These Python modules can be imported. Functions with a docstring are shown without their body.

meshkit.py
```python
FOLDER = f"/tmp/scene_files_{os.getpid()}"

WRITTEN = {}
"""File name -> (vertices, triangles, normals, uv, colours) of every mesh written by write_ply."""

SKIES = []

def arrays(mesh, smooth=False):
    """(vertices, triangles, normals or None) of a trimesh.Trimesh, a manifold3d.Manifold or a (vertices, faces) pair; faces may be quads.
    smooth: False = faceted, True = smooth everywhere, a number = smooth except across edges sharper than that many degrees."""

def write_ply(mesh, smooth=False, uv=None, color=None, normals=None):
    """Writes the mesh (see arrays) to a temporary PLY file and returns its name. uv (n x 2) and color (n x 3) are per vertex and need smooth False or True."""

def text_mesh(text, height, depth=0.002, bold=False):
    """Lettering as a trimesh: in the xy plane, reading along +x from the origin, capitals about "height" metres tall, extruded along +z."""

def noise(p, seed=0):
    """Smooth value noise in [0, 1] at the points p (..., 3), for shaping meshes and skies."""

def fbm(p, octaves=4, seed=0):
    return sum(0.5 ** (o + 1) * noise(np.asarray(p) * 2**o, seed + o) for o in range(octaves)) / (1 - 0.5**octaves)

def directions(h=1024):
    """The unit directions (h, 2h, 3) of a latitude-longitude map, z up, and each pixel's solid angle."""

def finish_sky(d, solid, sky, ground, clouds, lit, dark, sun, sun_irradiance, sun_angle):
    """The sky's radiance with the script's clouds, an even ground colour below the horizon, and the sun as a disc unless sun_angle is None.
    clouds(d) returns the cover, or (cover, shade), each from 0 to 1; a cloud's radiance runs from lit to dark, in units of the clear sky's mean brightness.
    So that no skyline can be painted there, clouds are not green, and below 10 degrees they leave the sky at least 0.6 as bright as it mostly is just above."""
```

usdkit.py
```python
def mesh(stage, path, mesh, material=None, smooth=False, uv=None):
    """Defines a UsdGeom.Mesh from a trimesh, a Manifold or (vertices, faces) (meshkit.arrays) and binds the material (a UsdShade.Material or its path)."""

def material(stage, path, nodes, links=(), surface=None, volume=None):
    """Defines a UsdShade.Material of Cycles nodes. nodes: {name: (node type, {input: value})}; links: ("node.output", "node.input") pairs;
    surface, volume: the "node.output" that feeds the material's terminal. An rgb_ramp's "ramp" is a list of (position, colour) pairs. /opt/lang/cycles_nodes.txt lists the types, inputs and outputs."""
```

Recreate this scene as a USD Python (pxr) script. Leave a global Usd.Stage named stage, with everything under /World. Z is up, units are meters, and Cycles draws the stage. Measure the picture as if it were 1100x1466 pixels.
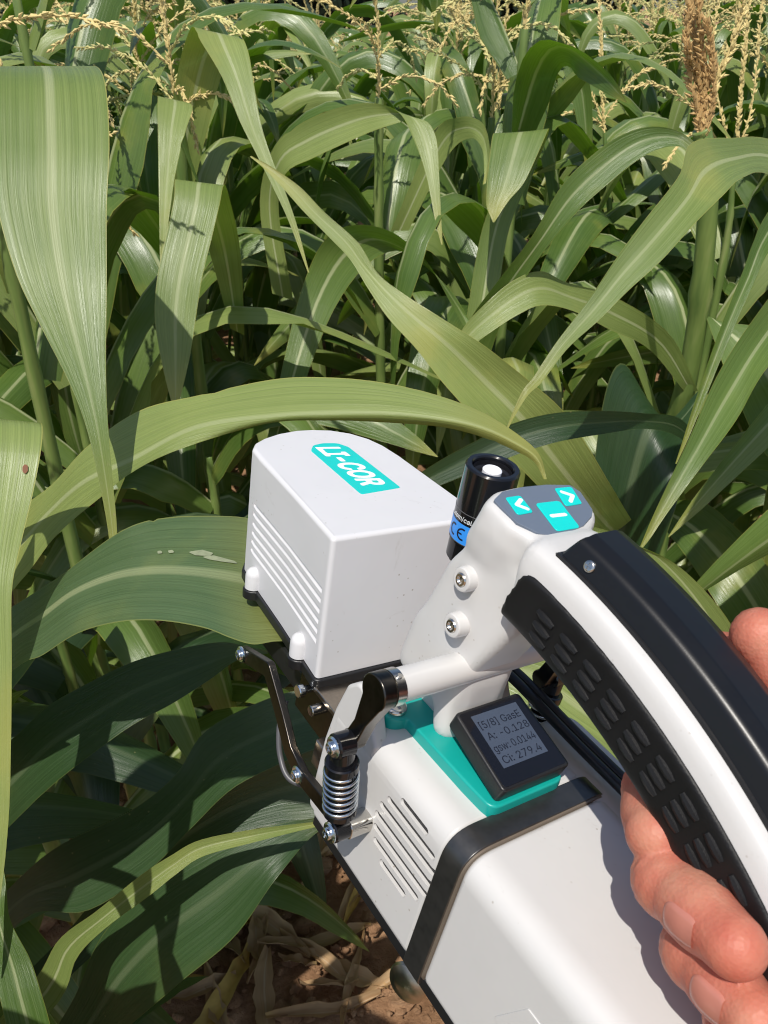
import math, random
import numpy as np
import trimesh
import shapely
from shapely.geometry import Polygon, LineString
from scipy.ndimage import gaussian_filter
from pxr import Usd, UsdGeom, UsdLux, UsdShade, Gf, Sdf, Vt
import usdkit, meshkit

stage = Usd.Stage.CreateInMemory()
UsdGeom.SetStageUpAxis(stage, UsdGeom.Tokens.z)
UsdGeom.SetStageMetersPerUnit(stage, 1.0)
UsdGeom.Xform.Define(stage, '/World')
stage.SetDefaultPrim(stage.GetPrimAtPath('/World'))
UsdGeom.Scope.Define(stage, '/World/Looks')

# ------------------------------------------------------------------ camera, sky, sun, exposure
EYE = 1.75
PITCH = 31.672
EXPOSURE = 0.0
SUN = np.array([-0.11, -0.46, 0.88]); SUN = SUN / np.linalg.norm(SUN)      # direction towards the sun
SUN_STRENGTH = 1.12
SKY_STRENGTH = 0.115
cam = UsdGeom.Camera.Define(stage, '/World/camera')
cam.CreateFocalLengthAttr(24.0)
cam.CreateHorizontalApertureAttr(24.0 * 1100 / 1180)
cam.CreateVerticalApertureAttr(24.0 * 1466 / 1180)
cam.CreateClippingRangeAttr(Gf.Vec2f(0.02, 2000))
cam.CreateFStopAttr(34.0)
cam.CreateFocusDistanceAttr(0.42)
cam.CreateExposureAttr(EXPOSURE)
cam.AddTranslateOp().Set(Gf.Vec3d(0, 0, EYE))
cam.AddRotateXYZOp().Set(Gf.Vec3f(90 - PITCH, 0, 0))

sun = UsdLux.DistantLight.Define(stage, '/World/sun')
sun.CreateIntensityAttr(SUN_STRENGTH)
sun.CreateAngleAttr(0.53)
sun.CreateNormalizeAttr(True)
sun.CreateColorAttr(Gf.Vec3f(1.0, 0.955, 0.88))
_el = math.degrees(math.asin(SUN[2])); _az = math.degrees(math.atan2(SUN[0], SUN[1]))
sun.AddRotateZOp().Set(-_az)
sun.AddRotateXOp().Set(-(90 - _el) + 0.0)
sky = UsdLux.DomeLight.Define(stage, '/World/sky')
skym = usdkit.material(stage, '/World/Looks/sky_air', {
    'sky': ('sky_texture', {'sky_type': 'single_scattering', 'sun_disc': False, 'sun_elevation': math.radians(_el), 'sun_rotation': math.radians(_az), 'altitude': 100.0, 'aerosol_density': 1.6}),
    'bg': ('background_shader', {'strength': SKY_STRENGTH})}, [('sky.color', 'bg.color')], surface='bg.background')
UsdShade.MaterialBindingAPI.Apply(sky.GetPrim()).Bind(skym)
sky.GetPrim().SetCustomDataByKey('kind', 'structure')

# ------------------------------------------------------------------ scene-tree helpers
used = {}
def numbered(parent, name):
    k = used.get((parent, name), 0)
    used[(parent, name)] = k + 1
    return f'{parent}/{name}' if k == 0 else f'{parent}/{name}_{k:03d}'

def tag(prim, label=None, cat=None, group=None, kind=None):
    for k, v in (('label', label), ('category', cat), ('group', group), ('kind', kind)):
        if v: prim.SetCustomDataByKey(k, v)
    return prim

def thing(name, label, cat, matrix=None, loc=None, group=None):
    x = UsdGeom.Xform.Define(stage, numbered('/World', name))
    if matrix is not None: x.AddTransformOp().Set(matrix)
    elif loc is not None: x.AddTranslateOp().Set(Gf.Vec3d(*map(float, loc)))
    return tag(x.GetPrim(), label, cat, group)

def part(parent, name, mesh, mat, smooth=30, label=None, uv=None, scale=1.0):
    path = numbered(str(parent.GetPath()) if parent else '/World', name)
    if scale != 1.0:
        v, f, _ = meshkit.arrays(mesh)
        mesh = (v * scale, f)
    m = usdkit.mesh(stage, path, mesh, M[mat], smooth=smooth, uv=uv)
    m.CreateDoubleSidedAttr(True)
    if label: m.GetPrim().SetCustomDataByKey('label', label)
    return m.GetPrim()

# ------------------------------------------------------------------ geometry helpers
from mapbox_earcut import triangulate_float64 as _ear
def earcut(p):
    p = np.asarray(p, float)
    return np.asarray(_ear(p, np.array([len(p)], np.uint32)), int).reshape(-1, 3)

def ccw(p):
    p = np.asarray(p, float)
    x, y = p[:, 0], p[:, 1]
    return p if np.sum(x * np.roll(y, -1) - np.roll(x, -1) * y) > 0 else p[::-1]

def fillet(p, r, n=5):
    p = ccw(p); N = len(p); out = []
    r = [r] * N if np.ndim(r) == 0 else list(r)
    for i in range(N):
        a, b, c = p[i - 1], p[i], p[(i + 1) % N]
        u, v = a - b, c - b
        lu, lv = np.linalg.norm(u), np.linalg.norm(v)
        u, v = u / lu, v / lv
        ang = math.acos(np.clip(u @ v, -1, 1))
        if r[i] < 1e-6 or ang > 3.05: out.append(b); continue
        t = min(r[i] / math.tan(ang / 2), 0.48 * lu, 0.48 * lv)
        p0, p1 = b + u * t, b + v * t
        for k in range(n + 1):
            s = k / n
            out.append((1 - s) ** 2 * p0 + 2 * s * (1 - s) * b + s * s * p1)
    q = [out[0]]
    for x in out[1:]:
        if np.linalg.norm(x - q[-1]) > 1e-5: q.append(x)
    if np.linalg.norm(q[0] - q[-1]) < 1e-5: q.pop()
    return np.array(q)

def miter(p):
    e = np.roll(p, -1, 0) - p
    n = np.stack([e[:, 1], -e[:, 0]], 1); n /= np.linalg.norm(n, axis=1, keepdims=True)
    m = np.roll(n, 1, 0) + n
    return m / np.maximum((m * m).sum(1, keepdims=True) / 2, 0.35)

def prism(p, h0, h1, r=0.0, plane='xy', seg=3, r0=None):
    """A polygon extruded between h0 and h1 with rounded rims (r at the h1 end, r0 at the h0 end)."""
    p = ccw(p); n = miter(p); N = len(p)
    r0 = r if r0 is None else r0
    rings = []
    for k in range(seg + 1 if r0 else 1):
        a = math.pi / 2 * k / seg
        rings.append((h0 + r0 * (1 - math.sin(a)), r0 * (1 - math.cos(a))) if r0 else (h0, 0))
    rings = [(h0 + r0 * (1 - math.cos(math.pi / 2 * k / seg)), r0 * (1 - math.sin(math.pi / 2 * k / seg))) for k in range(seg + 1)] if r0 else [(h0, 0)]
    rings += [(h1 - r * (1 - math.sin(math.pi / 2 * k / seg)), r * (1 - math.cos(math.pi / 2 * k / seg))) for k in range(seg + 1)] if r else [(h1, 0)]
    rings.sort(key=lambda q: q[0])
    V = np.vstack([np.c_[p - n * ins, np.full(N, h)] for h, ins in rings])
    F = []
    i = np.arange(N); j = (i + 1) % N
    for k in range(len(rings) - 1):
        a, b = k * N, (k + 1) * N
        F += [np.c_[a + i, a + j, b + j], np.c_[a + i, b + j, b + i]]
    t = earcut(p)
    F += [t[:, ::-1], t + (len(rings) - 1) * N]
    F = np.vstack(F)
    if plane == 'yz': V = V[:, [2, 0, 1]]
    elif plane == 'xz': V = V[:, [0, 2, 1]]; F = F[:, ::-1]
    return trimesh.Trimesh(V, F, process=False)

def box(x0, x1, y0, y1, z0, z1, r=0.0, plane='xy'):
    if plane == 'xy': return prism(fillet([(x0, y0), (x1, y0), (x1, y1), (x0, y1)], r), z0, z1, r * .6)
    if plane == 'yz': return prism(fillet([(y0, z0), (y1, z0), (y1, z1), (y0, z1)], r), x0, x1, r * .6, 'yz')
    return prism(fillet([(x0, z0), (x1, z0), (x1, z1), (x0, z1)], r), y0, y1, r * .6, 'xz')

def join(*m):
    m = [x for x in m if x is not None]
    return trimesh.util.concatenate(m)

def circle(r, n=32, c=(0, 0)):
    a = np.arange(n) * 2 * np.pi / n
    return np.c_[c[0] + r * np.cos(a), c[1] + r * np.sin(a)]

def frame(axis):
    w = np.asarray(axis, float); w = w / np.linalg.norm(w)
    u = np.cross(w, [0, 0, 1.0] if abs(w[2]) < .9 else [1.0, 0, 0]); u /= np.linalg.norm(u)
    return np.stack([u, np.cross(w, u), w], 1)

def lathe(profile, origin, axis, n=32):
    """profile: (radius, height) pairs turned about the axis."""
    P = np.asarray(profile, float); a = np.arange(n) * 2 * np.pi / n
    V = np.stack([P[:, None, 0] * np.cos(a), P[:, None, 0] * np.sin(a), np.repeat(P[:, 1:2], n, 1)], -1).reshape(-1, 3)
    F = []
    i = np.arange(n); j = (i + 1) % n
    for k in range(len(P) - 1):
        F += [np.c_[k * n + i, k * n + j, (k + 1) * n + j], np.c_[k * n + i, (k + 1) * n + j, (k + 1) * n + i]]
    V = V @ frame(axis).T + np.asarray(origin, float)
    return trimesh.Trimesh(V, np.vstack(F), process=False)

def cyl(origin, axis, r, h, bev=0.3, n=28, h0=0.0):
    return lathe([(1e-4, h0), (r - bev, h0), (r, h0 + bev), (r, h - bev), (r - bev, h), (1e-4, h)], origin, axis, n)

def catmull(P, n):
    P = np.asarray(P, float)
    Q = np.vstack([2 * P[0] - P[1], P, 2 * P[-1] - P[-2]])
    t = np.linspace(0, len(P) - 1, n); i = np.minimum(t.astype(int), len(P) - 2); s = (t - i)[:, None]
    a, b, c, d = Q[i], Q[i + 1], Q[i + 2], Q[i + 3]
    return .5 * (2 * b + (c - a) * s + (2 * a - 5 * b + 4 * c - d) * s * s + (3 * b - a - 3 * c + d) * s ** 3)

def tube(P, r, sides=10, n=None):
    P = np.asarray(P, float)
    if n: P = catmull(P, n)
    r = np.broadcast_to(np.asarray(r, float), (len(P),)) if np.ndim(r) == 0 or len(r) == len(P) else np.interp(np.linspace(0, 1, len(P)), np.linspace(0, 1, len(r)), r)
    T = np.gradient(P, axis=0); T /= np.linalg.norm(T, axis=1, keepdims=True) + 1e-12
    u = np.cross(T[0], [0, 0, 1.0] if abs(T[0][2]) < .9 else [1.0, 0, 0]); V = []
    a = np.arange(sides) * 2 * np.pi / sides
    for k in range(len(P)):
        u = u - T[k] * (u @ T[k]); u /= np.linalg.norm(u); w = np.cross(T[k], u)
        V.append(P[k] + r[k] * (np.cos(a)[:, None] * u + np.sin(a)[:, None] * w))
    V = np.vstack(V + [P[:1], P[-1:]]); N = len(P); F = []
    i = np.arange(sides); j = (i + 1) % sides
    for k in range(N - 1):
        F += [np.c_[k * sides + i, k * sides + j, (k + 1) * sides + j], np.c_[k * sides + i, (k + 1) * sides + j, (k + 1) * sides + i]]
    F += [np.c_[np.full(sides, N * sides), j, i], np.c_[np.full(sides, N * sides + 1), (N - 1) * sides + i, (N - 1) * sides + j]]
    return trimesh.Trimesh(V, np.vstack(F), process=False)

# distance fields and the surface where they vanish
def smin(a, b, k):
    h = np.clip(.5 + .5 * (b - a) / k, 0, 1)
    return b * (1 - h) + a * h - k * h * (1 - h)

def poly_sd(q, P):
    P = ccw(P); d = np.full(len(q), 1e9); inside = np.zeros(len(q), bool)
    for a, b in zip(P, np.roll(P, -1, 0)):
        e = b - a; w = q - a
        t = np.clip((w @ e) / (e @ e), 0, 1)
        d = np.minimum(d, ((w - t[:, None] * e) ** 2).sum(1))
        c = (a[1] > q[:, 1]) != (b[1] > q[:, 1])
        with np.errstate(divide='ignore', invalid='ignore'):
            inside ^= c & (q[:, 0] < (b[0] - a[0]) * (q[:, 1] - a[1]) / (b[1] - a[1] + 1e-12) + a[0])
    d = np.sqrt(d)
    return np.where(inside, -d, d)

def extrude_sd(d2, h, r=0.0):
    a, b = d2 + r, h + r
    return np.minimum(np.maximum(a, b), 0) + np.hypot(np.maximum(a, 0), np.maximum(b, 0)) - r

def cone_sd(p, a, b, ra, rb):
    a, b = np.asarray(a, float), np.asarray(b, float); e = b - a
    t = np.clip(((p - a) @ e) / (e @ e), 0, 1)
    return np.linalg.norm(p - a - t[:, None] * e, axis=1) - (ra + (rb - ra) * t)

def snet(f, lo, hi, h, blur=0.0, axes=None):
    """Surface nets over a distance field, on an even grid or on the given axes."""
    ax = axes or [np.arange(lo[k], hi[k] + h, h) for k in range(3)]
    G = np.stack(np.meshgrid(*ax, indexing='ij'), -1); S = G.shape[:3]
    D = np.concatenate([f(c) for c in np.array_split(G.reshape(-1, 3), max(1, G.size // 900000))]).reshape(S)
    if blur: D = gaussian_filter(D, blur)
    acc = np.zeros(tuple(s - 1 for s in S) + (3,)); cnt = np.zeros(tuple(s - 1 for s in S))
    C = list(np.ndindex(2, 2, 2))
    sl = lambda c: tuple(slice(c[k], S[k] - 1 + c[k]) for k in range(3))
    for c0 in C:
        for k in range(3):
            if c0[k]: continue
            c1 = list(c0); c1[k] = 1
            d0, d1 = D[sl(c0)], D[sl(tuple(c1))]
            m = (d0 < 0) != (d1 < 0)
            t = np.where(m, d0 / np.where(m, d0 - d1, 1), 0)
            o = np.zeros(m.shape + (3,)) + np.array(c0); o[..., k] += t
            acc += o * m[..., None]; cnt += m
    on = cnt > 0; idx = -np.ones(cnt.shape, int); idx[on] = np.arange(on.sum())
    V = np.argwhere(on) + acc[on] / cnt[on][:, None]
    V = np.stack([np.interp(V[:, k], np.arange(S[k]), ax[k]) for k in range(3)], 1)
    F = []
    for k in range(3):
        a, b = [(1, 2), (2, 0), (0, 1)][k]
        s0 = [slice(None)] * 3; s1 = [slice(None)] * 3
        s0[k] = slice(0, S[k] - 1); s1[k] = slice(1, S[k])
        m = (D[tuple(s0)] < 0) != (D[tuple(s1)] < 0)
        e = np.argwhere(m)
        e = e[(e[:, a] > 0) & (e[:, b] > 0) & (e[:, a] < S[a] - 1) & (e[:, b] < S[b] - 1)]
        neg = D[tuple(e.T)] < 0
        def at(da, db):
            q = e.copy(); q[:, a] += da; q[:, b] += db
            return idx[tuple(q.T)]
        Q = np.stack([at(-1, -1), at(0, -1), at(0, 0), at(-1, 0)], 1)
        Q[~neg] = Q[~neg][:, ::-1]
        F.append(Q)
    F = np.vstack(F)
    return trimesh.Trimesh(V, np.vstack([F[:, [0, 1, 2]], F[:, [0, 2, 3]]]), process=False)
def taubin(m, n=10):
    m = trimesh.Trimesh(m.vertices, m.faces, process=False)
    trimesh.smoothing.filter_taubin(m, lamb=.5, nu=.53, iterations=n)
    return m

# pixel of the photograph and depth along the view axis -> point in the world (used to lay the scene out)
_p = math.radians(PITCH)
def at(px, py, d):
    x, y = (px - 550) / 1180 * d, (py - 733) / 1180 * d
    return np.array([x, -math.sin(_p) * y + math.cos(_p) * d, EYE - math.cos(_p) * y - math.sin(_p) * d])
def to_cam(P):
    P = np.asarray(P, float); q = P - [0, 0, EYE]
    d = q[:, 1] * math.cos(_p) - q[:, 2] * math.sin(_p)
    y = -q[:, 1] * math.sin(_p) - q[:, 2] * math.cos(_p)
    dd = np.where(np.abs(d) < 1e-6, 1e-6, d)
    return 550 + 1180 * q[:, 0] / dd, 733 + 1180 * y / dd, d

# ------------------------------------------------------------------ materials
M = {}
def mat(name, nodes, links, surface='p.BSDF', volume=None):
    M[name] = usdkit.material(stage, f'/World/Looks/{name}', nodes, links, surface=surface, volume=volume)
def plain(name, color, rough=.4, metal=0.0, spec=.5, bump=0.0, bscale=900.0, vary=0.06, vscale=40.0, coat=0.0, rvary=.12, dirt=0.0):
    """A surface with slight tone and gloss variation and a fine relief."""
    n = {'tc': ('texture_coordinate', {}), 'n1': ('noise_texture', {'scale': vscale, 'detail': 5.0, 'roughness': .6}),
         'c': ('mix_color', {'blend_type': 'mix', 'a': tuple(np.array(color) * (1 - vary * 1.5)), 'b': tuple(np.minimum(np.array(color) * (1 + vary), .95))}),
         'r': ('map_range', {'from_min': .3, 'from_max': .7, 'to_min': rough * (1 - rvary), 'to_max': rough * (1 + rvary)}),
         'p': ('principled_bsdf', {'metallic': metal, 'specular_ior_level': spec, 'coat_weight': coat, 'coat_roughness': .08})}
    l = [('tc.object', 'n1.vector'), ('n1.fac', 'c.fac'), ('c.result', 'p.base_color'), ('n1.fac', 'r.value'), ('r.result', 'p.roughness')]
    if dirt:        # sparse specks of dust and faint brownish smudges
        n.update({'dv': ('voronoi_texture', {'scale': 210.0}), 'dm': ('map_range', {'range_type': 'smoothstep', 'from_min': .05, 'from_max': .13, 'to_min': dirt, 'to_max': 0.0}),
                  'dn': ('noise_texture', {'scale': 26.0, 'detail': 3.0}), 'dk': ('map_range', {'range_type': 'smoothstep', 'from_min': .5, 'from_max': .62}), 'dx': ('math', {'math_type': 'multiply'}),
                  'sn': ('noise_texture', {'scale': 48.0, 'detail': 6.0, 'roughness': .75, 'distortion': .6}), 'sk': ('map_range', {'range_type': 'smoothstep', 'from_min': .60, 'from_max': .78, 'to_max': dirt * .45}),
                  'dmx': ('math', {'math_type': 'maximum'}), 'dc': ('mix_color', {'b': (.22, .17, .11)})})
        l = [q for q in l if q[0] != 'c.result'] + [('tc.object', 'dv.vector'), ('dv.distance', 'dm.value'), ('tc.object', 'dn.vector'), ('dn.fac', 'dk.value'), ('dm.result', 'dx.value1'), ('dk.result', 'dx.value2'),
             ('tc.object', 'sn.vector'), ('sn.fac', 'sk.value'), ('dx.value', 'dmx.value1'), ('sk.result', 'dmx.value2'), ('dmx.value', 'dc.fac'), ('c.result', 'dc.a'), ('dc.result', 'p.base_color')]
    if bump:
        n['n2'] = ('noise_texture', {'scale': bscale, 'detail': 2.0}); n['b'] = ('bump', {'strength': bump, 'distance': .0004})
        l += [('tc.object', 'n2.vector'), ('n2.fac', 'b.height'), ('b.normal', 'p.normal')]
    mat(name, n, l)

plain('white_plastic', (.57, .56, .545), .36, spec=.45, bump=.05, bscale=1500, vary=.03, vscale=35, dirt=.5)
plain('white_head', (.635, .63, .64), .42, spec=.4, bump=.06, bscale=1300, vary=.035, vscale=30, dirt=.6)
plain('white_gloss', (.58, .57, .555), .22, spec=.5, vary=.02)
plain('teal_plastic', (.005, .33, .285), .38)
plain('button_teal', (.003, .60, .55), .4, vary=.02)
plain('sticker_teal', (.004, .56, .51), .35, vary=.02)
plain('print_white', (.8, .82, .82), .45, vary=.01)
plain('pad_grey', (.125, .155, .205), .45, vary=.03)
plain('black_rubber', (.0075, .0075, .008), .5, spec=.3, bump=.2, bscale=2500, vary=.2)
plain('black_gloss', (.006, .0065, .008), .36, spec=.4, bump=.04, bscale=1800)
plain('black_plastic', (.012, .012, .013), .42, bump=.08)
plain('tube_black', (.006, .006, .007), .12, spec=.6)
plain('inner_black', (.01, .01, .012), .35, bump=.6, bscale=700)
plain('dark_steel', (.085, .078, .068), .27, metal=1.0, vary=.12, vscale=120)
plain('band_steel', (.115, .112, .108), .36, metal=.85, vary=.15, vscale=160)
plain('steel', (.62, .60, .56), .20, metal=1.0, vary=.08)
plain('warm_steel', (.42, .36, .29), .28, metal=1.0, vary=.15, vscale=90)
plain('zinc', (.66, .70, .74), .18, metal=1.0, vary=.06)
plain('seam_gold', (.20, .16, .12), .5, metal=.3)
plain('label_blue', (.04, .30, .86), .35, vary=.02)
plain('label_ink', (.004, .005, .02), .4)
plain('diffuser', (.82, .83, .87), .5, vary=.01)
plain('lcd', (.058, .074, .108), .16, spec=.6, vary=.03, vscale=60)
plain('lcd_ink', (.008, .010, .020), .4)
plain('glass_black', (.006, .006, .008), .07, spec=.6, vary=.05)
plain('cable_black', (.012, .012, .014), .35)
plain('cable_grey', (.08, .08, .085), .4)
plain('straw', (.66, .53, .23), .6, vary=.25, vscale=90, spec=.25)
plain('straw_green', (.58, .53, .22), .6, vary=.25, vscale=90, spec=.25)
plain('straw_brown', (.50, .33, .14), .65, vary=.3, vscale=120, spec=.2)
plain('dry_leaf', (.44, .28, .15), .75, vary=.5, vscale=25, spec=.2, bump=.5, bscale=60)
plain('dry_yellow', (.52, .34, .09), .65, vary=.4, vscale=25, spec=.3)
plain('leaf_scar', (.25, .28, .17), .7, vary=.3, vscale=200)
plain('spot_brown', (.19, .075, .03), .7, vary=.3, vscale=200)
plain('silk', (.14, .055, .025), .6, vary=.4)
plain('bark', (.05, .035, .025), .8, vary=.3)
plain('dark_foliage', (.018, .032, .018), .7, vary=.4, vscale=.6, spec=.2)

def leaf_material(name, dark, light, yellow, trans, tfac=.30, rough=.42, rib=(.46, .50, .27)):
    n = {'uv': ('uvmap', {'attribute': 'st'}), 'sep': ('separate_xyz', {}),
         'u0': ('math', {'math_type': 'subtract', 'value2': .5}), 'u1': ('math', {'math_type': 'absolute'}),
         'rib': ('map_range', {'range_type': 'smoothstep', 'from_min': .022, 'from_max': .058, 'to_min': 1.0, 'to_max': 0.0}),
         'ribv': ('map_range', {'from_min': .05, 'from_max': 1.0, 'to_min': .95, 'to_max': .25}), 'ribf': ('math', {'math_type': 'multiply'}),
         'm1': ('mapping', {'scale': (95.0, 1.3, 1.0)}), 'v1': ('noise_texture', {'scale': 1.0, 'detail': 3.0, 'roughness': .7}),
         'm2': ('mapping', {'scale': (22.0, 2.0, 1.0)}), 'v2': ('noise_texture', {'scale': 1.0, 'detail': 2.0}),
         'geo': ('geometry', {}), 'big': ('noise_texture', {'scale': 6.0, 'detail': 4.0, 'roughness': .6}),
         'oi': ('object_info', {}),
         'add': ('math', {'math_type': 'multiply_add', 'value2': .55}), 'add2': ('math', {'math_type': 'multiply_add', 'value2': .55}),
         'tone': ('map_range', {'from_min': .35, 'from_max': 1.35, 'to_min': 0.0, 'to_max': 1.0, 'clamp': True}),
         'col': ('mix_color', {'a': dark, 'b': light}),
         'tip': ('map_range', {'range_type': 'smoothstep', 'from_min': .86, 'from_max': 1.0}),
         'edge': ('map_range', {'range_type': 'smoothstep', 'from_min': .485, 'from_max': .5}),
         'tipn': ('map_range', {'range_type': 'smoothstep', 'from_min': .56, 'from_max': .74, 'to_max': .65}),
         'tmax': ('math', {'math_type': 'maximum'}), 'tmax2': ('math', {'math_type': 'maximum'}),
         'tipf': ('math', {'math_type': 'multiply', 'value2': .6}),
         'col2': ('mix_color', {'b': yellow}), 'col3': ('mix_color', {'b': rib}), 'stripe': ('map_range', {'from_min': .32, 'from_max': .68, 'to_min': .80, 'to_max': 1.17}), 'cs': ('mix_color', {'blend_type': 'multiply', 'fac': 1.0}), 'cst': ('combine_color', {}),
         'sp': ('voronoi_texture', {'scale': 75.0, 'randomness': 1.0}), 'spm': ('map_range', {'range_type': 'smoothstep', 'from_min': .05, 'from_max': .10, 'to_min': .55, 'to_max': 0.0}),
         'spn': ('noise_texture', {'scale': 9.0, 'detail': 2.0}), 'spf': ('map_range', {'range_type': 'smoothstep', 'from_min': .58, 'from_max': .68}), 'spx': ('math', {'math_type': 'multiply'}),
         'col4': ('mix_color', {'b': (.30, .27, .13)}),
         'bh': ('math', {'math_type': 'multiply_add', 'value2': .8}), 'b': ('bump', {'strength': .5, 'distance': .0012}),
         'r': ('map_range', {'from_min': .3, 'from_max': .7, 'to_min': rough * .8, 'to_max': rough * 1.25}),
         'p': ('principled_bsdf', {'specular_ior_level': .62}),
         'tc': ('mix_color', {'blend_type': 'multiply', 'fac': 1.0, 'b': trans}),
         't': ('translucent_bsdf', {'color': trans}), 'mixs': ('mix_closure', {'fac': tfac})}
    l = [('uv.UV', 'sep.vector'), ('sep.x', 'u0.value1'), ('u0.value', 'u1.value1'), ('u1.value', 'rib.value'), ('sep.y', 'ribv.value'), ('rib.result', 'ribf.value1'), ('ribv.result', 'ribf.value2'),
         ('uv.UV', 'm1.vector'), ('m1.vector', 'v1.vector'), ('uv.UV', 'm2.vector'), ('m2.vector', 'v2.vector'),
         ('geo.position', 'big.vector'), ('oi.random', 'add.value1'), ('big.fac', 'add.value3'), ('v2.fac', 'add2.value1'), ('add.value', 'add2.value3'), ('add2.value', 'tone.value'),
         ('tone.result', 'col.fac'), ('sep.y', 'tip.value'), ('u1.value', 'edge.value'), ('big.fac', 'tipn.value'), ('tip.result', 'tmax.value1'), ('edge.result', 'tmax.value2'), ('tmax.value', 'tmax2.value1'), ('tipn.result', 'tmax2.value2'), ('tmax2.value', 'tipf.value1'),
         ('v1.fac', 'stripe.value'), ('stripe.result', 'cst.r'), ('stripe.result', 'cst.g'), ('stripe.result', 'cst.b'), ('col.result', 'cs.a'), ('cst.color', 'cs.b'), ('cs.result', 'col2.a'), ('tipf.value', 'col2.fac'), ('col2.result', 'col3.a'), ('ribf.value', 'col3.fac'),
         ('geo.position', 'sp.vector'), ('sp.distance', 'spm.value'), ('geo.position', 'spn.vector'), ('spn.fac', 'spf.value'), ('spm.result', 'spx.value1'), ('spf.result', 'spx.value2'), ('spx.value', 'col4.fac'), ('col3.result', 'col4.a'),
         ('col4.result', 'p.base_color'), ('v1.fac', 'bh.value1'), ('v2.fac', 'bh.value3'), ('bh.value', 'b.height'), ('b.normal', 'p.normal'), ('v2.fac', 'r.value'), ('r.result', 'p.roughness'),
         ('p.BSDF', 'mixs.closure1'), ('t.BSDF', 'mixs.closure2')]
    del n['tc']
    mat(name, n, l, surface='mixs.closure')
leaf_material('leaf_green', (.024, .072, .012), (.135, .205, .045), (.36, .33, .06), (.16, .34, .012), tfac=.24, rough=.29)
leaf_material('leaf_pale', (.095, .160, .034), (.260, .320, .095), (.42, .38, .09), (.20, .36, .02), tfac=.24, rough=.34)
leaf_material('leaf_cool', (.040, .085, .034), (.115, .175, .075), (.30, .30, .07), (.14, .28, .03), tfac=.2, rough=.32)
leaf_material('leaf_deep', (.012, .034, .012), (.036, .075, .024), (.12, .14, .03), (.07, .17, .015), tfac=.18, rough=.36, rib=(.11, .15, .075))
leaf_material('leaf_dry', (.26, .14, .06), (.56, .38, .20), (.55, .36, .12), (.40, .24, .08), tfac=.2, rough=.7, rib=(.50, .38, .24))
mat('stalk_green', {'geo': ('geometry', {}), 'm': ('mapping', {'scale': (60.0, 60.0, 6.0)}), 'n': ('noise_texture', {'scale': 1.0, 'detail': 4.0}),
    'c': ('rgb_ramp', {'ramp': [(.25, (.07, .13, .03)), (.55, (.16, .23, .06)), (.8, (.30, .33, .13))]}), 'p': ('principled_bsdf', {'roughness': .42})},
    [('geo.position', 'm.vector'), ('m.vector', 'n.vector'), ('n.fac', 'c.fac'), ('c.color', 'p.base_color')])
mat('soil', {'geo': ('geometry', {}), 'n': ('noise_texture', {'scale': 14.0, 'detail': 8.0, 'roughness': .7}), 'n2': ('noise_texture', {'scale': 90.0, 'detail': 6.0, 'roughness': .7}),
    'c': ('rgb_ramp', {'ramp': [(.25, (.15, .080, .040)), (.5, (.31, .175, .095)), (.75, (.48, .30, .175))]}), 'b': ('bump', {'strength': .8, 'distance': .012}), 'p': ('principled_bsdf', {'roughness': .95, 'specular_ior_level': .2})},
    [('geo.position', 'n.vector'), ('geo.position', 'n2.vector'), ('n.fac', 'c.fac'), ('c.color', 'p.base_color'), ('n2.fac', 'b.height'), ('b.normal', 'p.normal')])
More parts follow.
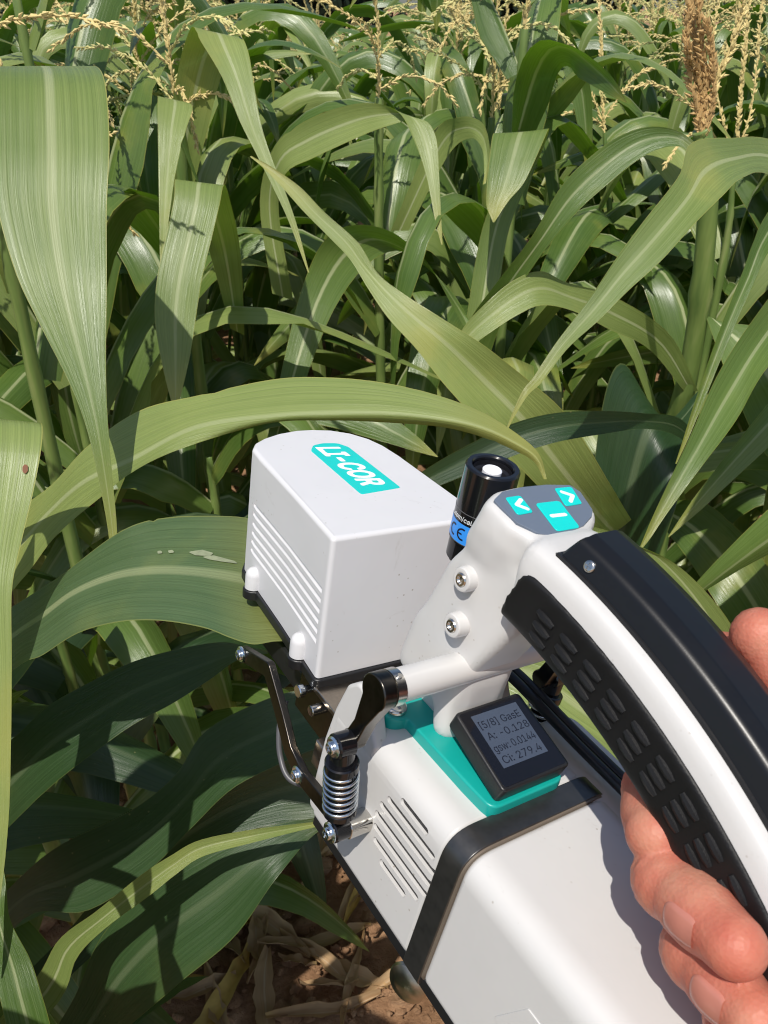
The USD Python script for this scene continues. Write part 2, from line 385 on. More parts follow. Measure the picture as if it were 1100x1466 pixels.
mat('skin', {'tc': ('texture_coordinate', {}), 'n': ('noise_texture', {'scale': 55.0, 'detail': 4.0, 'roughness': .6}), 'n2': ('noise_texture', {'scale': 420.0, 'detail': 3.0}), 'v': ('voronoi_texture', {'scale': 900.0}),
    'c': ('rgb_ramp', {'ramp': [(.28, (.43, .105, .070)), (.5, (.50, .165, .108)), (.72, (.54, .25, .165))]}),
    'bh': ('math', {'math_type': 'multiply_add', 'value2': .5}), 'b': ('bump', {'strength': .22, 'distance': .0006}),
    'p': ('principled_bsdf', {'roughness': .52, 'specular_ior_level': .3, 'subsurface_weight': .2, 'subsurface_radius': (1.0, .35, .18), 'subsurface_scale': .004})},
    [('tc.object', 'n.vector'), ('tc.object', 'n2.vector'), ('tc.object', 'v.vector'), ('n.fac', 'c.fac'), ('c.color', 'p.base_color'), ('n2.fac', 'bh.value1'), ('v.distance', 'bh.value3'), ('bh.value', 'b.height'), ('b.normal', 'p.normal')])
plain('nail', (.50, .195, .145), .24, spec=.5, vary=.06, vscale=200)
plain('nail_tip', (.70, .55, .44), .35, vary=.05)

# ------------------------------------------------------------------ the ground
rng = np.random.default_rng(7)
def ground_mesh():
    # fine near the eye, coarser outwards, one sheet to the horizon
    g = np.concatenate([-np.geomspace(3.2, 300, 22)[::-1], np.linspace(-3, 3, 151), np.geomspace(3.2, 300, 22)])
    gy = np.concatenate([-np.geomspace(1.2, 300, 18)[::-1], np.linspace(-1, 5, 151), np.geomspace(5.2, 400, 24)])
    X, Y = np.meshgrid(g, gy, indexing='ij')
    P = np.stack([X, Y, np.zeros_like(X)], -1)
    near = np.clip(1 - np.hypot(X, Y - 2) / 7, 0, 1)
    Z = (meshkit.fbm(P * 2.2 + 9, 3, 3) - .5) * .10 + near * ((meshkit.fbm(P * 14, 4, 5) - .5) * .075)
    P[..., 2] = Z
    nx, ny = X.shape
    i = np.arange(nx * ny).reshape(nx, ny)
    Q = np.stack([i[:-1, :-1], i[1:, :-1], i[1:, 1:], i[:-1, 1:]], -1).reshape(-1, 4)
    return P.reshape(-1, 3), np.vstack([Q[:, [0, 1, 2]], Q[:, [0, 2, 3]]])
tag(part(None, 'ground', ground_mesh(), 'soil', smooth=True), kind='structure')

# ------------------------------------------------------------------ the instrument (millimetres, x right, y forward, z up, origin at the strap's upper left corner)
R_BODY = np.array([[0.80814, -0.54936, 0.21237], [0.5485, 0.83334, 0.06847], [-0.2146, 0.06115, 0.97479]])
T_BODY = np.array([0.02586, 0.1714, EYE - 1.75 + 1.51359])
body_matrix = Gf.Matrix4d(*[float(x) for x in (*R_BODY[:, 0], 0, *R_BODY[:, 1], 0, *R_BODY[:, 2], 0, *T_BODY, 1)])
R_HEAD = np.array([[0.99622, 0.07765, -0.0389], [-0.07369, 0.99277, 0.09472], [0.04597, -0.0915, 0.99474]])
T_HEAD = np.array([6.7, 114.05, 50.94])
K = .9425
def hd(mesh):
    """From the sensor head's own axes to the instrument's."""
    v, f, _ = meshkit.arrays(mesh)
    return trimesh.Trimesh(v @ R_HEAD.T + T_HEAD, f, process=False)
I = thing('handheld_porometer', 'white and teal handheld leaf porometer with black curved grip and small grey screen', 'leaf porometer', body_matrix)
def ip(name, mesh, mat, parent=I, smooth=32, label=None):
    return part(parent, name, mesh, mat, smooth=smooth, label=label, scale=.001)
def to_manifold(m):
    import manifold3d as mf
    m = trimesh.Trimesh(m.vertices, m.faces, process=True); m.merge_vertices()
    return mf.Manifold(mf.Mesh(np.asarray(m.vertices, np.float32), np.asarray(m.faces, np.uint32)))
def cut(m, holes):
    import manifold3d as mf
    a = to_manifold(m)
    for h in holes: a = a - to_manifold(h)
    q = a.to_mesh()
    return trimesh.Trimesh(q.vert_properties[:, :3], q.tri_verts, process=False)

CX = 36.0
# main housing: front section with a louvred left flank, then the strap, then the long rear section
sec = fillet([(0, -66), (72, -66), (72, 0), (0, 0)], [4, 4, 11, 11], 8)
front = prism(sec, 7.2, 79, 2.2, 'xz')
slots = []
for y0, y1, z in [(31.1, 17.4, -9.4), (37.5, 11.1, -14.9), (40.4, 8.6, -20.5), (41.5, 8.3, -26.4), (40.4, 9.1, -32.1), (38.4, 11.9, -37.6), (32, 17.9, -42.9)]:
    s = LineString([(y1, z), (y0, z)]).buffer(1.5, 6)
    slots.append(prism(np.array(s.exterior.coords)[:-1], -4, 6.0, 0, 'yz'))
front = cut(front, slots)
housing = ip('front_housing', front, 'white_plastic')
ip('vent_backing', box(1.35, 1.7, 5, 45, -47, -6), 'inner_black', housing)
rear = prism(sec, -165, -2.6, 2.5, 'xz', r0=2.5)
rearp = ip('rear_housing', rear, 'white_plastic')
lip = cut(prism(fillet([(-.35, -66.3), (72.3, -66.3), (72.3, .35), (-.35, .35)], [4, 4, 11, 11], 8), -3.0, -2.2, 0, 'xz'), [])
ip('seam', lip, 'seam_gold', rearp)
bo = np.array(Polygon([(-42, -45), (-35, -40), (-43, -24), (-58, -24), (-62, -45)]).buffer(1.2, 4).exterior.coords)[:-1]
ip('side_tab', prism(bo, -.35, 1, .3, 'yz'), 'white_plastic', rearp)
strap = prism(fillet([(-.9, -70), (72.9, -70), (72.9, .9), (-.9, .9)], [4, 4, 11.6, 11.6], 8), -2.3, 7.4, .5, 'xz')
strap = ip('metal_strap', strap, 'band_steel')
ip('under_tray', box(1.2, 70.8, -165, 78, -71, -65.6, 1.0), 'black_plastic')
ip('strap_knob', lathe([(.01, 2.6), (3, 2.4), (5.5, 1.8), (7.6, .6), (8.2, -.6), (7.6, -1.8), (.01, -2)], (1.0, 3, -76.5), (-.85, -.30, .12), 32), 'warm_steel', strap)
# front shoulder plate ("ear") on the left flank and its twin, and the lower right shoulder
ear = fillet([(82.8, -63.5), (82.4, -24), (80.3, -7), (76.5, 8), (70, 14.5), (62, 12), (56, 2), (52, -3), (52, -63.5)], [4, 5, 5, 5, 5, 5, 3, 1, 1])
ip('shoulder_plate', prism(ear, .15, 7, 1.6, 'yz'), 'white_plastic')
ip('shoulder_plate', prism(ear, 65, 71.8, 1.6, 'yz'), 'white_plastic')
ip('side_panel', prism(fillet([(60, -60), (89, -60), (91, 38), (60, 38)], [1, 3, 9, 1], 7), -50, -.6, 3.0, 'xy', 4), 'white_plastic')

# teal base plate with two screwed ears
tp = Polygon(fillet([(17, 6.5), (54, 6.5), (55, 20), (56, 58), (52, 66), (20, 66), (15, 58), (16, 20)], [5, 5, 3, 4, 4, 4, 4, 3]))
for s in (-1, 1): tp = tp.union(LineString([(CX, 60), (CX + s * 22.5, 61)]).buffer(6.2, 8))
tp = tp.buffer(-1.2).buffer(2.4).buffer(-1.2).simplify(.05)
teal = ip('base_plate', prism(np.array(tp.exterior.coords)[:-1], -.4, 5.0, .9, r0=0), 'teal_plastic')
def cross_screw(parent, o, ax, r, h, name='screw', mat='steel'):
    head = prism(circle(r, 28), 0, h, h * .55, r0=0)
    a = box(-r * .62, r * .62, -r * .14, r * .14, h * .5, h + 1)
    b = box(-r * .14, r * .14, -r * .62, r * .62, h * .45, h + 1)
    head = cut(head, [a, b]); F = frame(ax); A = frame((0, 0, 1))
    head = trimesh.Trimesh(head.vertices @ A @ F.T + np.asarray(o, float), head.faces, process=False)
    return ip(name, head, mat, parent)
for s in (-1, 1): cross_screw(teal, (CX + s * 22.5, 61, 4.9), (.05 * s, 0, 1), 4.6, 2.4, mat='steel')

# screen unit, tilted towards the eye
def tilted(deg, C):
    a = math.radians(deg)
    B = np.stack([[1, 0, 0], [0, math.cos(a), math.sin(a)], [0, -math.sin(a), math.cos(a)]], 1)
    return lambda m: trimesh.Trimesh(np.asarray(m.vertices) @ B.T + np.asarray(C, float), m.faces, process=False)
dT = tilted(14, (36.7, 22.5, 16))
scr = ip('screen_unit', dT(prism(fillet([(-16.9, -16.4), (16.9, -16.4), (16.6, 16.6), (-16.0, 16.4)], 2.2, 5), -7.5, 0, .9)), 'black_plastic')
ip('screen_glass', dT(prism(fillet([(-15.6, -15.2), (15.6, -15.2), (15.4, 15.4), (-14.9, 15.3)], 1.5, 4), -.3, .12, .1)), 'glass_black', scr)
ip('display', dT(prism([(-11.1, -8.9), (11.1, -8.9), (11.9, 13), (-10.9, 13)], .05, .22, 0)), 'lcd', scr)
def text(s, h, depth=.12, bold=False, sx=1.0, shear=0.0, clip=None):
    m = meshkit.text_mesh(s, h, depth, bold)
    v = np.array(m.vertices); v[:, 0] = v[:, 0] * sx + shear * v[:, 1]
    m = trimesh.Trimesh(v, m.faces, process=False)
    return m
def shift(m, x, y, z):
    return trimesh.Trimesh(np.asarray(m.vertices) + [x, y, z], m.faces, process=False)
lines = [('[5/8] GasE', 7.1, -10.4), ('A: -0.128', 2.3, -9.6), ('gsw: 0.0144', -2.7, -10.3), ('Ci: 279.4', -7.6, -9.8)]
for s, y, x in lines:
    m = text(s, 2.9, .06)
    w = m.bounds[1][0]
    m = shift(trimesh.Trimesh(np.asarray(m.vertices) * [min(1.12, 20.6 / w), 1, 1], m.faces, process=False), x, y, .23)
    ip('reading', dT(m), 'lcd_ink', scr, smooth=False)
ip('screen_mount', box(24, 49, 12, 34, 4.8, 9.5, 2), 'black_plastic', scr)

# handle: column, key pad and curved grip as one moulded shell
HC = np.array([45.0, -139.0]); HR = 232.0
def hpos(t, u, v):
    t = np.radians(t)
    return np.stack(np.broadcast_arrays(CX + u, HC[0] - (HR + v) * np.sin(t), HC[1] + (HR + v) * np.cos(t)), -1).astype(float)
def hcoord(p):
    dy, dz = p[:, 1] - HC[0], p[:, 2] - HC[1]
    return p[:, 0] - CX, np.hypot(dy, dz) - HR, np.degrees(np.arctan2(-dy, dz))
column = fillet([(44, 97), (53, 92), (57.5, 81), (63.5, 71), (69, 49.5), (73, 40), (75.5, 20), (73, 14), (58, 19), (51, 14), (47, 3), (39, 3), (41.5, 18), (40, 35), (34, 49), (29, 62), (32, 82)],
                [2, 4, 10, 14, 10, 8, 3, 2, 6, 6, 1, 1, 8, 14, 10, 8, 6])
web = fillet([(73, 30), (70, 3), (40, 3), (40, 30)], 2)
padC = np.array([38, 45, 99.5]); _a = math.radians(10); pe = np.array([0, math.cos(_a), math.sin(_a)]); pn = np.array([0, -math.sin(_a), math.cos(_a)])
pad_outline = fillet([(-19.6, 8.3), (-11, 12.8), (0, 13.9), (12, 13.6), (24.5, 11.6), (26.8, 5), (23.4, -6), (19.5, -9.6), (11, -13.6), (0, -16), (-8, -15.8), (-13.6, -12.8), (-18.6, -6)], [2.5, 4, 6, 6, 3, 3, 4, 3, 4, 4, 4, 3, 4], 4)
core = fillet([(-17.6, -22), (-18.4, -3), (-16.9, 4.8), (-11.5, 6.3), (11.5, 6.3), (16.9, 4.8), (18.4, -3), (17.6, -22), (12, -24.3), (-12, -24.3)], [2, 2, 1.0, .6, .6, 1.0, 2, 2, 4, 4], 4)
def shell_sd(p):
    h = np.interp(p[:, 1], [28, 46], [11.0, 16.2]) - 2.2 * np.exp(-((p[:, 1] - 47) / 7) ** 2 - ((p[:, 2] - 38) / 16) ** 2)
    d2 = poly_sd(p[:, 1:], column)
    a = extrude_sd(d2, np.abs(p[:, 0] - CX) - h, 3.5)
    b = extrude_sd(poly_sd(p[:, 1:], web), np.abs(p[:, 0] - CX) - 9, 1.5)
    a = smin(a, b, 3)
    q = p - padC; e, n = q @ pe, q @ pn
    sc = 1 + np.clip(-n - 9, 0, 30) * .012
    c = extrude_sd(poly_sd(np.c_[q[:, 0] * sc + np.clip(-n - 6, 0, 40) * .06, e * sc - np.clip(-n - 9, 0, 40) * .30], pad_outline), np.abs(n + 9.5) - 9.5, 1.8)
    a = smin(a, c, 5)
    u, v, t = hcoord(p)
    s = np.radians(t - 3.2) * (HR + v)
    g = np.maximum(poly_sd(np.c_[u, v], core), np.maximum(-s, np.radians(t - 56) * HR))
    g = np.maximum(g, -s + np.abs(v) * .15)
    return smin(a, g, 3.5)
handle = ip('handle', taubin(snet(shell_sd, (14, -158, 1), (66, 80, 106), 1.1, blur=1.25), 16), 'white_plastic', smooth=True)
# key pad
pT = lambda m: trimesh.Trimesh(np.asarray(m.vertices) @ np.stack([[1, 0, 0], pe, pn], 1).T + padC, m.faces, process=False)
grey = np.array(Polygon(pad_outline).buffer(-2.6, 6).exterior.coords)[:-1]
pad = ip('key_pad', pT(prism(grey, -.6, .7, .15)), 'pad_grey', handle)
for q, r in (([(-11.7, 6.9), (-4.6, 7.0), (-6.0, -1.8), (-13.4, -2.0)], 1.2), ([(-1.5, 2.2), (10.0, 1.9), (7.3, -12), (-4.0, -12)], 1.5), ([(13.4, 8.3), (21.9, 8.0), (18.8, -1.2), (10.2, -1.3)], 1.2)):
    ip('key', pT(prism(fillet(q, r, 4), .6, 1.1, .25)), 'button_teal', handle)
for q in ([(-6.3, 4.7), (-10.0, 2.6), (-7.3, 0.0)], [(.0, -4.9), (6.2, -5.2)], [(14.8, 5.8), (18.0, 3.3), (14.4, .6)]):
    g = LineString(q).buffer(.78, 6)
    ip('key_symbol', pT(prism(np.array(g.exterior.coords)[:-1], 1.05, 1.2, .05)), 'print_white', handle)
for y, z in ((50.6, 71.1), (48.6, 53.0)):
    b = ip('screw_boss', lathe([(.01, -3), (4.6, -3), (4.6, 2.4), (4.1, 3.2), (3.2, 3.4), (2.6, 3.2), (2.6, 1.4), (.01, 1.3)], (19.4, y, z), (-1, 0, 0)), 'white_gloss', handle)
    ip('screw', lathe([(.01, 0), (2.55, 0), (2.55, 2.2), (2.2, 2.7), (1.5, 2.7), (1.0, 1.9), (.01, 1.7)], (18.4, y, z), (-1, 0, 0), 24), 'steel', b)
# rubber grip wrapped round the lower part of the handle, with raised ribs
def grip_sd(p):
    u, v, t = hcoord(p)
    d = poly_sd(np.c_[u, v], core) - .9
    s = np.radians(t - 4.2) * (HR + v)
    q = np.c_[s - 95 - np.clip(-v - 8, 0, 9) * -.25, v + 20.2]
    b = np.array([95.0, 18.2]) - 6
    w = np.abs(q) - b
    r2 = np.hypot(np.maximum(w[:, 0], 0), np.maximum(w[:, 1], 0)) + np.minimum(np.maximum(w[:, 0], w[:, 1]), 0) - 6
    return np.maximum(np.maximum(d, r2), np.radians(t - 52) * HR)
grip = ip('rubber_grip', taubin(snet(grip_sd, (14, -140, -20), (58, 40, 92), 1.1), 8), 'black_rubber', handle, smooth=True)
for k in range(9):
    t = 8.2 + 2.78 * k; off = -9.6 + .40 * k
    for j, v in enumerate((0.0, -4.4, -8.6)):
        vv = off + v
        u = -(18.2 + .9) + (abs(vv + 3) * .03)
        a, b = hpos(t + .1 * j - .95, u + (.1 if j < 2 else .4), vv), hpos(t + .1 * j + .95, u + (.1 if j < 2 else .4), vv - .3)
        ip('grip_rib', tube(np.array([a, a * .7 + b * .3, a * .3 + b * .7, b]), [1.0, 1.45, 1.45, 1.0], 8), 'black_rubber', grip)
# black cap along the top of the handle
def sweep(section, t0, t1, n, lead=0.0, taper=0.0):
    S = ccw(section); rings = []
    for k, t in enumerate(np.linspace(t0, t1, n)):
        sh = np.degrees((S[:, 1] - S[:, 1].min()) * lead / HR) if k == 0 else 0
        if k == n - 1 or k == 0: rings.append(hpos(t + sh, S[:, 0] * .93, np.minimum(S[:, 1], S[:, 1].max() - .9)))
        rings.append(hpos(t + sh + (.25 if k == 0 else 0), S[:, 0], S[:, 1]))
        if k == n - 1: rings[-1], rings[-2] = rings[-2], rings[-1]
    N = len(S); V = np.vstack(rings); F = []; i = np.arange(N); j = (i + 1) % N
    for k in range(len(rings) - 1):
        F += [np.c_[k * N + i, (k + 1) * N + j, k * N + j], np.c_[k * N + i, (k + 1) * N + i, (k + 1) * N + j]]
    e = earcut(S); F += [e, e[:, ::-1] + (len(rings) - 1) * N]
    return trimesh.Trimesh(V, np.vstack(F), process=False)
cap_sec = fillet([(-12.6, 6.0), (-11.8, 9), (-10.4, 14.2), (-5, 15.9), (5, 15.9), (10.4, 14.2), (11.8, 9), (12.6, 6.0)], [0, 1, 3.6, 4, 4, 3.6, 1, 0], 9)
cap = ip('handle_cap', sweep(cap_sec, 5.6, 55, 60, lead=.35), 'black_gloss', handle, smooth=40)
ip('gasket', sweep(fillet([(-13.4, 5.8), (-13.2, 7.0), (13.2, 7.0), (13.4, 5.8)], .2, 2), 5.3, 55, 60), 'black_plastic', handle, smooth=40)
o = hpos(8.2, -11.2, 10.2); d = hpos(8.2, -14, 11.2) - o
cross_screw(cap, o - d / np.linalg.norm(d) * .1, d, 2.0, 1.3)

# cross tube, cranks and springs on both sides
tubep = ip('cross_tube', lathe([(.01, 0), (5.6, 0), (6.1, .6), (6.1, 86.4), (5.6, 87), (.01, 87)], (-7.5, 45, 35), (1, 0, 0), 36), 'white_gloss')
def side_gear(s):
    X = (lambda x: x) if s < 0 else (lambda x: 2 * CX - x)
    ex = lambda poly, a, b, r: prism(poly, min(X(a), X(b)), max(X(a), X(b)), r, 'yz')
    c = Polygon(circle(6.8, 28, (45, 35))).union(Polygon([(38.8, 33), (50.2, 33), (51.0, 18), (54.4, 8), (50, 4.6), (47, 9), (44.5, 20)])).union(Polygon(circle(4.0, 20, (51.2, 8))))
    c = c.buffer(.8).buffer(-1.6).buffer(.8).simplify(.05)
    crank = ip('crank', ex(np.array(c.exterior.coords)[:-1], -15.2, -9.4, .7), 'dark_steel')
    ip('collar', lathe([(5.9, 0), (6.7, .2), (6.7, 3.8), (5.9, 4)], (X(-9.4), 45, 35), (-s if s > 0 else 1, 0, 0)), 'steel', crank)
    ip('set_screw', cyl((X(-7.4), 43, 41.0), (0, -.3, 1), 1.0, 1.2, .1, 12), 'steel', crank)
    top, bot = np.array([X(-18.2), 49.8, 8.2]), np.array([X(-12.8), 46.2, -33.6])
    ax = (bot - top) / np.linalg.norm(bot - top)
    sp = ip('damper', join(tube([top + ax * 1, top + ax * 34.5], [4.6, 4.6], 20), cyl(top + ax * 7.5, ax, 6.3, 4, .5), cyl(top + ax * 30, ax, 6.3, 3.2, .5),
                           cyl(top + [3.6, 0, 0], (-1, 0, 0), 4.7, 7.2, .5), cyl(bot + [3.4, 0, 0], (-1, 0, 0), 4.3, 6.8, .5)), 'tube_black', smooth=35)
    th = np.linspace(0, 2 * np.pi * 6.4, 190); B = frame(ax)
    hel = top + ax * 11.6 + (np.outer(np.cos(th), B[:, 0]) + np.outer(np.sin(th), B[:, 1])) * 6.0 + np.outer(th / th[-1] * 18.2, ax)
    ip('coil_spring', tube(hel, .72, 8), 'zinc', sp, smooth=True)
    for o in (top, bot):
        ip('washer', lathe([(.01, 0), (3.9, 0), (4.0, .5), (3.3, 1.0), (.01, 1.0)], o + [-3.7 if s < 0 else 3.7, 0, 0], (s, 0, 0)), 'zinc', sp)
        cross_screw(sp, o + [-4.6 if s < 0 else 4.6, 0, 0], (s, 0, 0), 2.4, 1.5, mat='zinc')
    ip('spring_anchor', ex(fillet([(42, -38), (50.5, -38), (50.5, -30), (42, -30)], 3.2), -9.8, .2, .5), 'steel')
side_gear(-1); side_gear(1)

# clamp arms and frame under the head
def strap_plate(pts, w, x0, x1, r=.5):
    g = LineString(pts).buffer(w, 8, join_style='mitre' if False else 'round').simplify(.05)
    return prism(np.array(g.exterior.coords)[:-1], x0, x1, r, 'yz')
arm = ip('clamp_arm', strap_plate([(146, -29), (124, -20.5), (108, -33), (97, -43), (84, -47), (66, -45)], 3.7, -6.0, -2.6), 'dark_steel')
arm2 = ip('clamp_arm', strap_plate([(146, -29), (124, -20.5), (108, -33), (97, -43), (84, -47), (66, -45)], 4.6, 74.4, 78), 'dark_steel')
for y, z in ((146, -29), (86, -47)):
    ip('washer', lathe([(.01, 0), (3.9, 0), (4.0, .5), (3.3, 1.0), (.01, 1.0)], (-6.0, y, z), (-1, 0, 0)), 'zinc', arm)
    cross_screw(arm, (-7.0, y, z), (-1, 0, 0), 2.5, 1.5, mat='zinc')
ip('pivot_pin', cyl((4, 100, -27), (1, 0, 0), 2.4, 8, .3), 'steel', arm)
ip('pivot_pin', join(cyl((6, 112, -26), (1, 0, 0), 1.8, 7, .3), cyl((4, 112, -26), (1, 0, 0), 3.0, 3, .4)), 'zinc', arm)
ip('hinge_block', box(2, 14, 78, 90, -46, -33, 1.2), 'warm_steel')
ip('clamp_frame', box(11, 64, 82, 122, -44, -23.5, 1.5), 'dark_steel')
ip('clamp_plate', box(9, 68, 70, 108, -23.4, -20.8, .8), 'warm_steel')
ip('lower_jaw', hd(box(5, 72, 6, 108, -96, -81.5, 4)), 'black_plastic')
ip('grey_cable', tube([(2, 116, -34), (-3, 110, -42), (-5, 102, -52), (-4, 92, -57), (6, 82, -56)], 1.25, 10, 40), 'cable_grey', smooth=True)
for k in range(2):
    ip('cable', tube([(62 + 4 * k, 120, -12), (70 + 4 * k, 84, 4), (71.5 + 4.4 * k, 60, 7), (71.8 + 4.4 * k, 20, 5.2), (71.4 + 4.4 * k, -20, 4.6), (70 + 4.4 * k, -70, 3.8), (60 + 4.4 * k, -130, 1)], 2.25, 12, 60), 'cable_black', smooth=True)

# sensor head in its own axes
out = np.array([(0, 0), (3.3, 47), (4.6, 74), (5.4, 92), (7.0, 106), (11.5, 113.5), (19, 119.5), (30, 125), (42, 128), (52, 128), (63, 125), (72.5, 118), (79, 107.5), (82, 96), (83, 80), (82.5, 43), (82, 0)]) * K
head_outline = fillet(out, [2.2, 0, 0, 4, 6, 5, 5, 6, 6, 6, 6, 6, 6, 6, 6, 0, 2.2], 5)
hz = -72.6 * K
hb = prism(head_outline, hz, 0, 2.0, seg=4, r0=.3)
grooves = []
for z in (-28.5, -33.6, -39.2, -44.6, -49.8, -54.9):
    z = z * K
    g = prism([(-3, z + 1.45), (2.4, z + 1.45), (-3, z - 4.3)], 4.6 * K, 97 * K, 0, 'xz')
    v = g.vertices; a = math.radians(3.3)
    g = trimesh.Trimesh(np.c_[v[:, 0] * math.cos(a) + v[:, 1] * math.sin(a), v[:, 1] * math.cos(a) - v[:, 0] * math.sin(a), v[:, 2]], g.faces, process=False)
    grooves.append(g)
head = ip('sensor_head', hd(cut(hb, grooves)), 'white_head')
base = Polygon(head_outline).buffer(1.3, 6)
for y, x in ((20.5, .6), (86, 4.2)):
    x, y = x * K, y * K
    ip('screw_boss', hd(lathe([(.01, hz + .2), (4.3, hz + .2), (4.3, hz + 7.4), (3.7, hz + 9.6), (2.2, hz + 11), (.01, hz + 11.4)], (x, y, 0), (0, 0, 1))), 'white_head', head, smooth=40)
    base = base.union(Polygon(circle(5.2, 24, (x, y))))
base = base.buffer(1.0).buffer(-1.0).simplify(.04)
ip('base_gasket', hd(prism(np.array(base.exterior.coords)[:-1], hz - 5.2, hz - .05, .8)), 'black_plastic', head)
st = fillet(np.array([(35.0, 38), (58.9, 40.5), (59.6, 97), (56, 103.6), (48, 105), (41, 103), (36.3, 96)]) * K, [1.5, 1.5, 5, 4, 5, 5, 5], 5)
logo = ip('logo_badge', hd(prism(st, -.2, .22, .08)), 'sticker_teal', head)
t = text('LI-COR', 11.6, .05, bold=True, shear=.20)
v = np.asarray(t.vertices); v = v * [50.5 / (v[:, 0].max() - v[:, 0].min()), 1, 1]
v = np.c_[38.9 + v[:, 1], 95.0 - v[:, 0], .23 + v[:, 2]]
ip('lettering', hd(join(*[trimesh.Trimesh(v + [.42 * math.cos(q), .42 * math.sin(q), .012 * i], t.faces, process=False) for i, q in enumerate(np.arange(6) * 1.047)])), 'print_white', logo, smooth=False)

# light sensor: a dark open tube with a white diffuser
tx, ty, ztop = 45.0, 81.0, 99.0
prof = [(.01, 58), (9.4, 58), (9.9, 58.5), (9.9, 66.6), (10.4, 67), (10.4, ztop - .7), (9.8, ztop), (8.2, ztop), (7.7, ztop - .6), (7.4, ztop - 4.5), (.01, ztop - 4.6)]
_lz = np.array([-.085, -.02, 1.0]); _lz /= np.linalg.norm(_lz); _lx = np.cross([0, 1.0, 0], _lz); _lx /= np.linalg.norm(_lx); _lR = np.stack([_lx, np.cross(_lz, _lx), _lz], 1)
def lt(m): return trimesh.Trimesh((np.asarray(m.vertices) - [tx, ty, ztop]) @ _lR.T + [45.8, 78.6, 98.2], m.faces, process=False)
ls = ip('light_sensor', lt(lathe(prof, (tx, ty, 0), (0, 0, 1), 56)), 'tube_black', smooth=25)
ip('sensor_well', lt(lathe([(7.35, -1.6), (7.2, -3.5), (6.2, -4.2), (4.2, -4.0), (3.9, -3.2), (.01, -3.2)], (tx, ty, ztop), (0, 0, 1), 40)), 'inner_black', ls)
ip('diffuser', lt(lathe([(3.7, -4), (3.7, -1.7), (3.3, -1.3), (.01, -1.25)], (tx, ty, ztop), (0, 0, 1), 36)), 'diffuser', ls)
def wrapped(mesh, ang0, z0, r):
    v = np.asarray(mesh.vertices); a = math.radians(ang0) + v[:, 0] / r
    return trimesh.Trimesh(np.c_[tx + (r + v[:, 2]) * np.cos(a), ty + (r + v[:, 2]) * np.sin(a), z0 + v[:, 1]], mesh.faces, process=False)
def strip(w, h, d, n=24):
    x = np.linspace(0, w, n); V = []; F = []
    for z in (0, d):
        for y in (0, h): V.append(np.c_[x, np.full(n, y), np.full(n, z)])
    V = np.vstack(V); i = np.arange(n - 1)
    q = lambda a, b: F.extend([np.c_[a + i, a + i + 1, b + i + 1], np.c_[a + i, b + i + 1, b + i]])
    q(2 * n, 3 * n); q(n, 0); q(0, 2 * n); q(3 * n, n)
    return trimesh.Trimesh(V, np.vstack(F), process=False)
lab = ip('blue_label', lt(wrapped(strip(16.5, 8.2, .08), 121, 68.2, 10.42)), 'label_blue', ls, smooth=True)
def arc_band(cx, cy, r, w, a0, a1, n=16):
    a = np.radians(np.linspace(a0, a1, n))
    return Polygon(np.vstack([np.c_[cx + r * np.cos(a), cy + r * np.sin(a)], np.c_[cx + (r - w) * np.cos(a), cy + (r - w) * np.sin(a)][::-1]]))
cm = arc_band(8.6, 4.1, 2.6, .65, 70, 290); em = arc_band(13.4, 4.1, 2.6, .65, 70, 290).union(shapely.box(11.0, 3.8, 13.2, 4.4))
ip('ce_mark', lt(join(*[wrapped(prism(np.array(g.exterior.coords)[:-1], .1, .2, 0), 121, 68.2, 10.42) for g in (cm, em)])), 'label_ink', lab, smooth=False)
t = text('.com/cal', 1.9, .1)
ip('lettering', lt(wrapped(shift(t, 5.6, 0, .05), 121, 77.6, 10.42)), 'print_white', ls, smooth=False)
for z in (80.9, 67.8):
    ip('groove_ring', lt(lathe([(10.38, z), (10.5, z + .08), (10.5, z + .3), (10.38, z + .38)], (tx, ty, 0), (0, 0, 1), 56)), 'cable_grey', ls)
ip('sensor_bracket', box(40, 50, 60, 82, 56, 60, 1), 'black_plastic', ls)

# ------------------------------------------------------------------ the hand that holds the grip
person = thing('person', 'right hand of a person with bare fingers curled round the black grip', 'person', body_matrix)
def hp1(t, u, v): return hpos(np.array([t]), np.array([u]), np.array([v]))[0]
fingers = {
    'index':  [(hp1(17.0, 32, -12), 10.2), (hp1(20, 22, -37), 9.4), (hp1(22.6, 2, -35.5), 8.8), (hp1(25.6, -14.0, -28.0), 8.5)],
    'middle': [(hp1(19, 33, -5), 10.5), (hp1(26, 12, -40), 9.8), (hp1(29.0, -16.5, -29.5), 9.6), (hp1(33.0, -27.0, -8.5), 8.0)],
    'ring':   [(hp1(26.5, 33, -5), 10.2), (hp1(31.5, 12, -40), 9.6), (hp1(34.2, -17.5, -30), 9.2), (hp1(37.4, -27, -11.5), 7.7)],
    'little': [(hp1(33.5, 31, -5), 9.2), (hp1(37, 11, -37), 8.5), (hp1(39.6, -14, -29.5), 7.9), (hp1(42.2, -24.5, -14), 6.7)]}
thumb = [(hp1(42, 44, -14), 14), (hp1(31.5, 40, 1), 11.5), (hp1(23.2, 30.5, 8), 9.8), (hp1(17.6, 21.0, 15.5), 8.4)]
wrist, elbow = hp1(56, 46, -14), np.array([205.0, -370.0, -95.0])
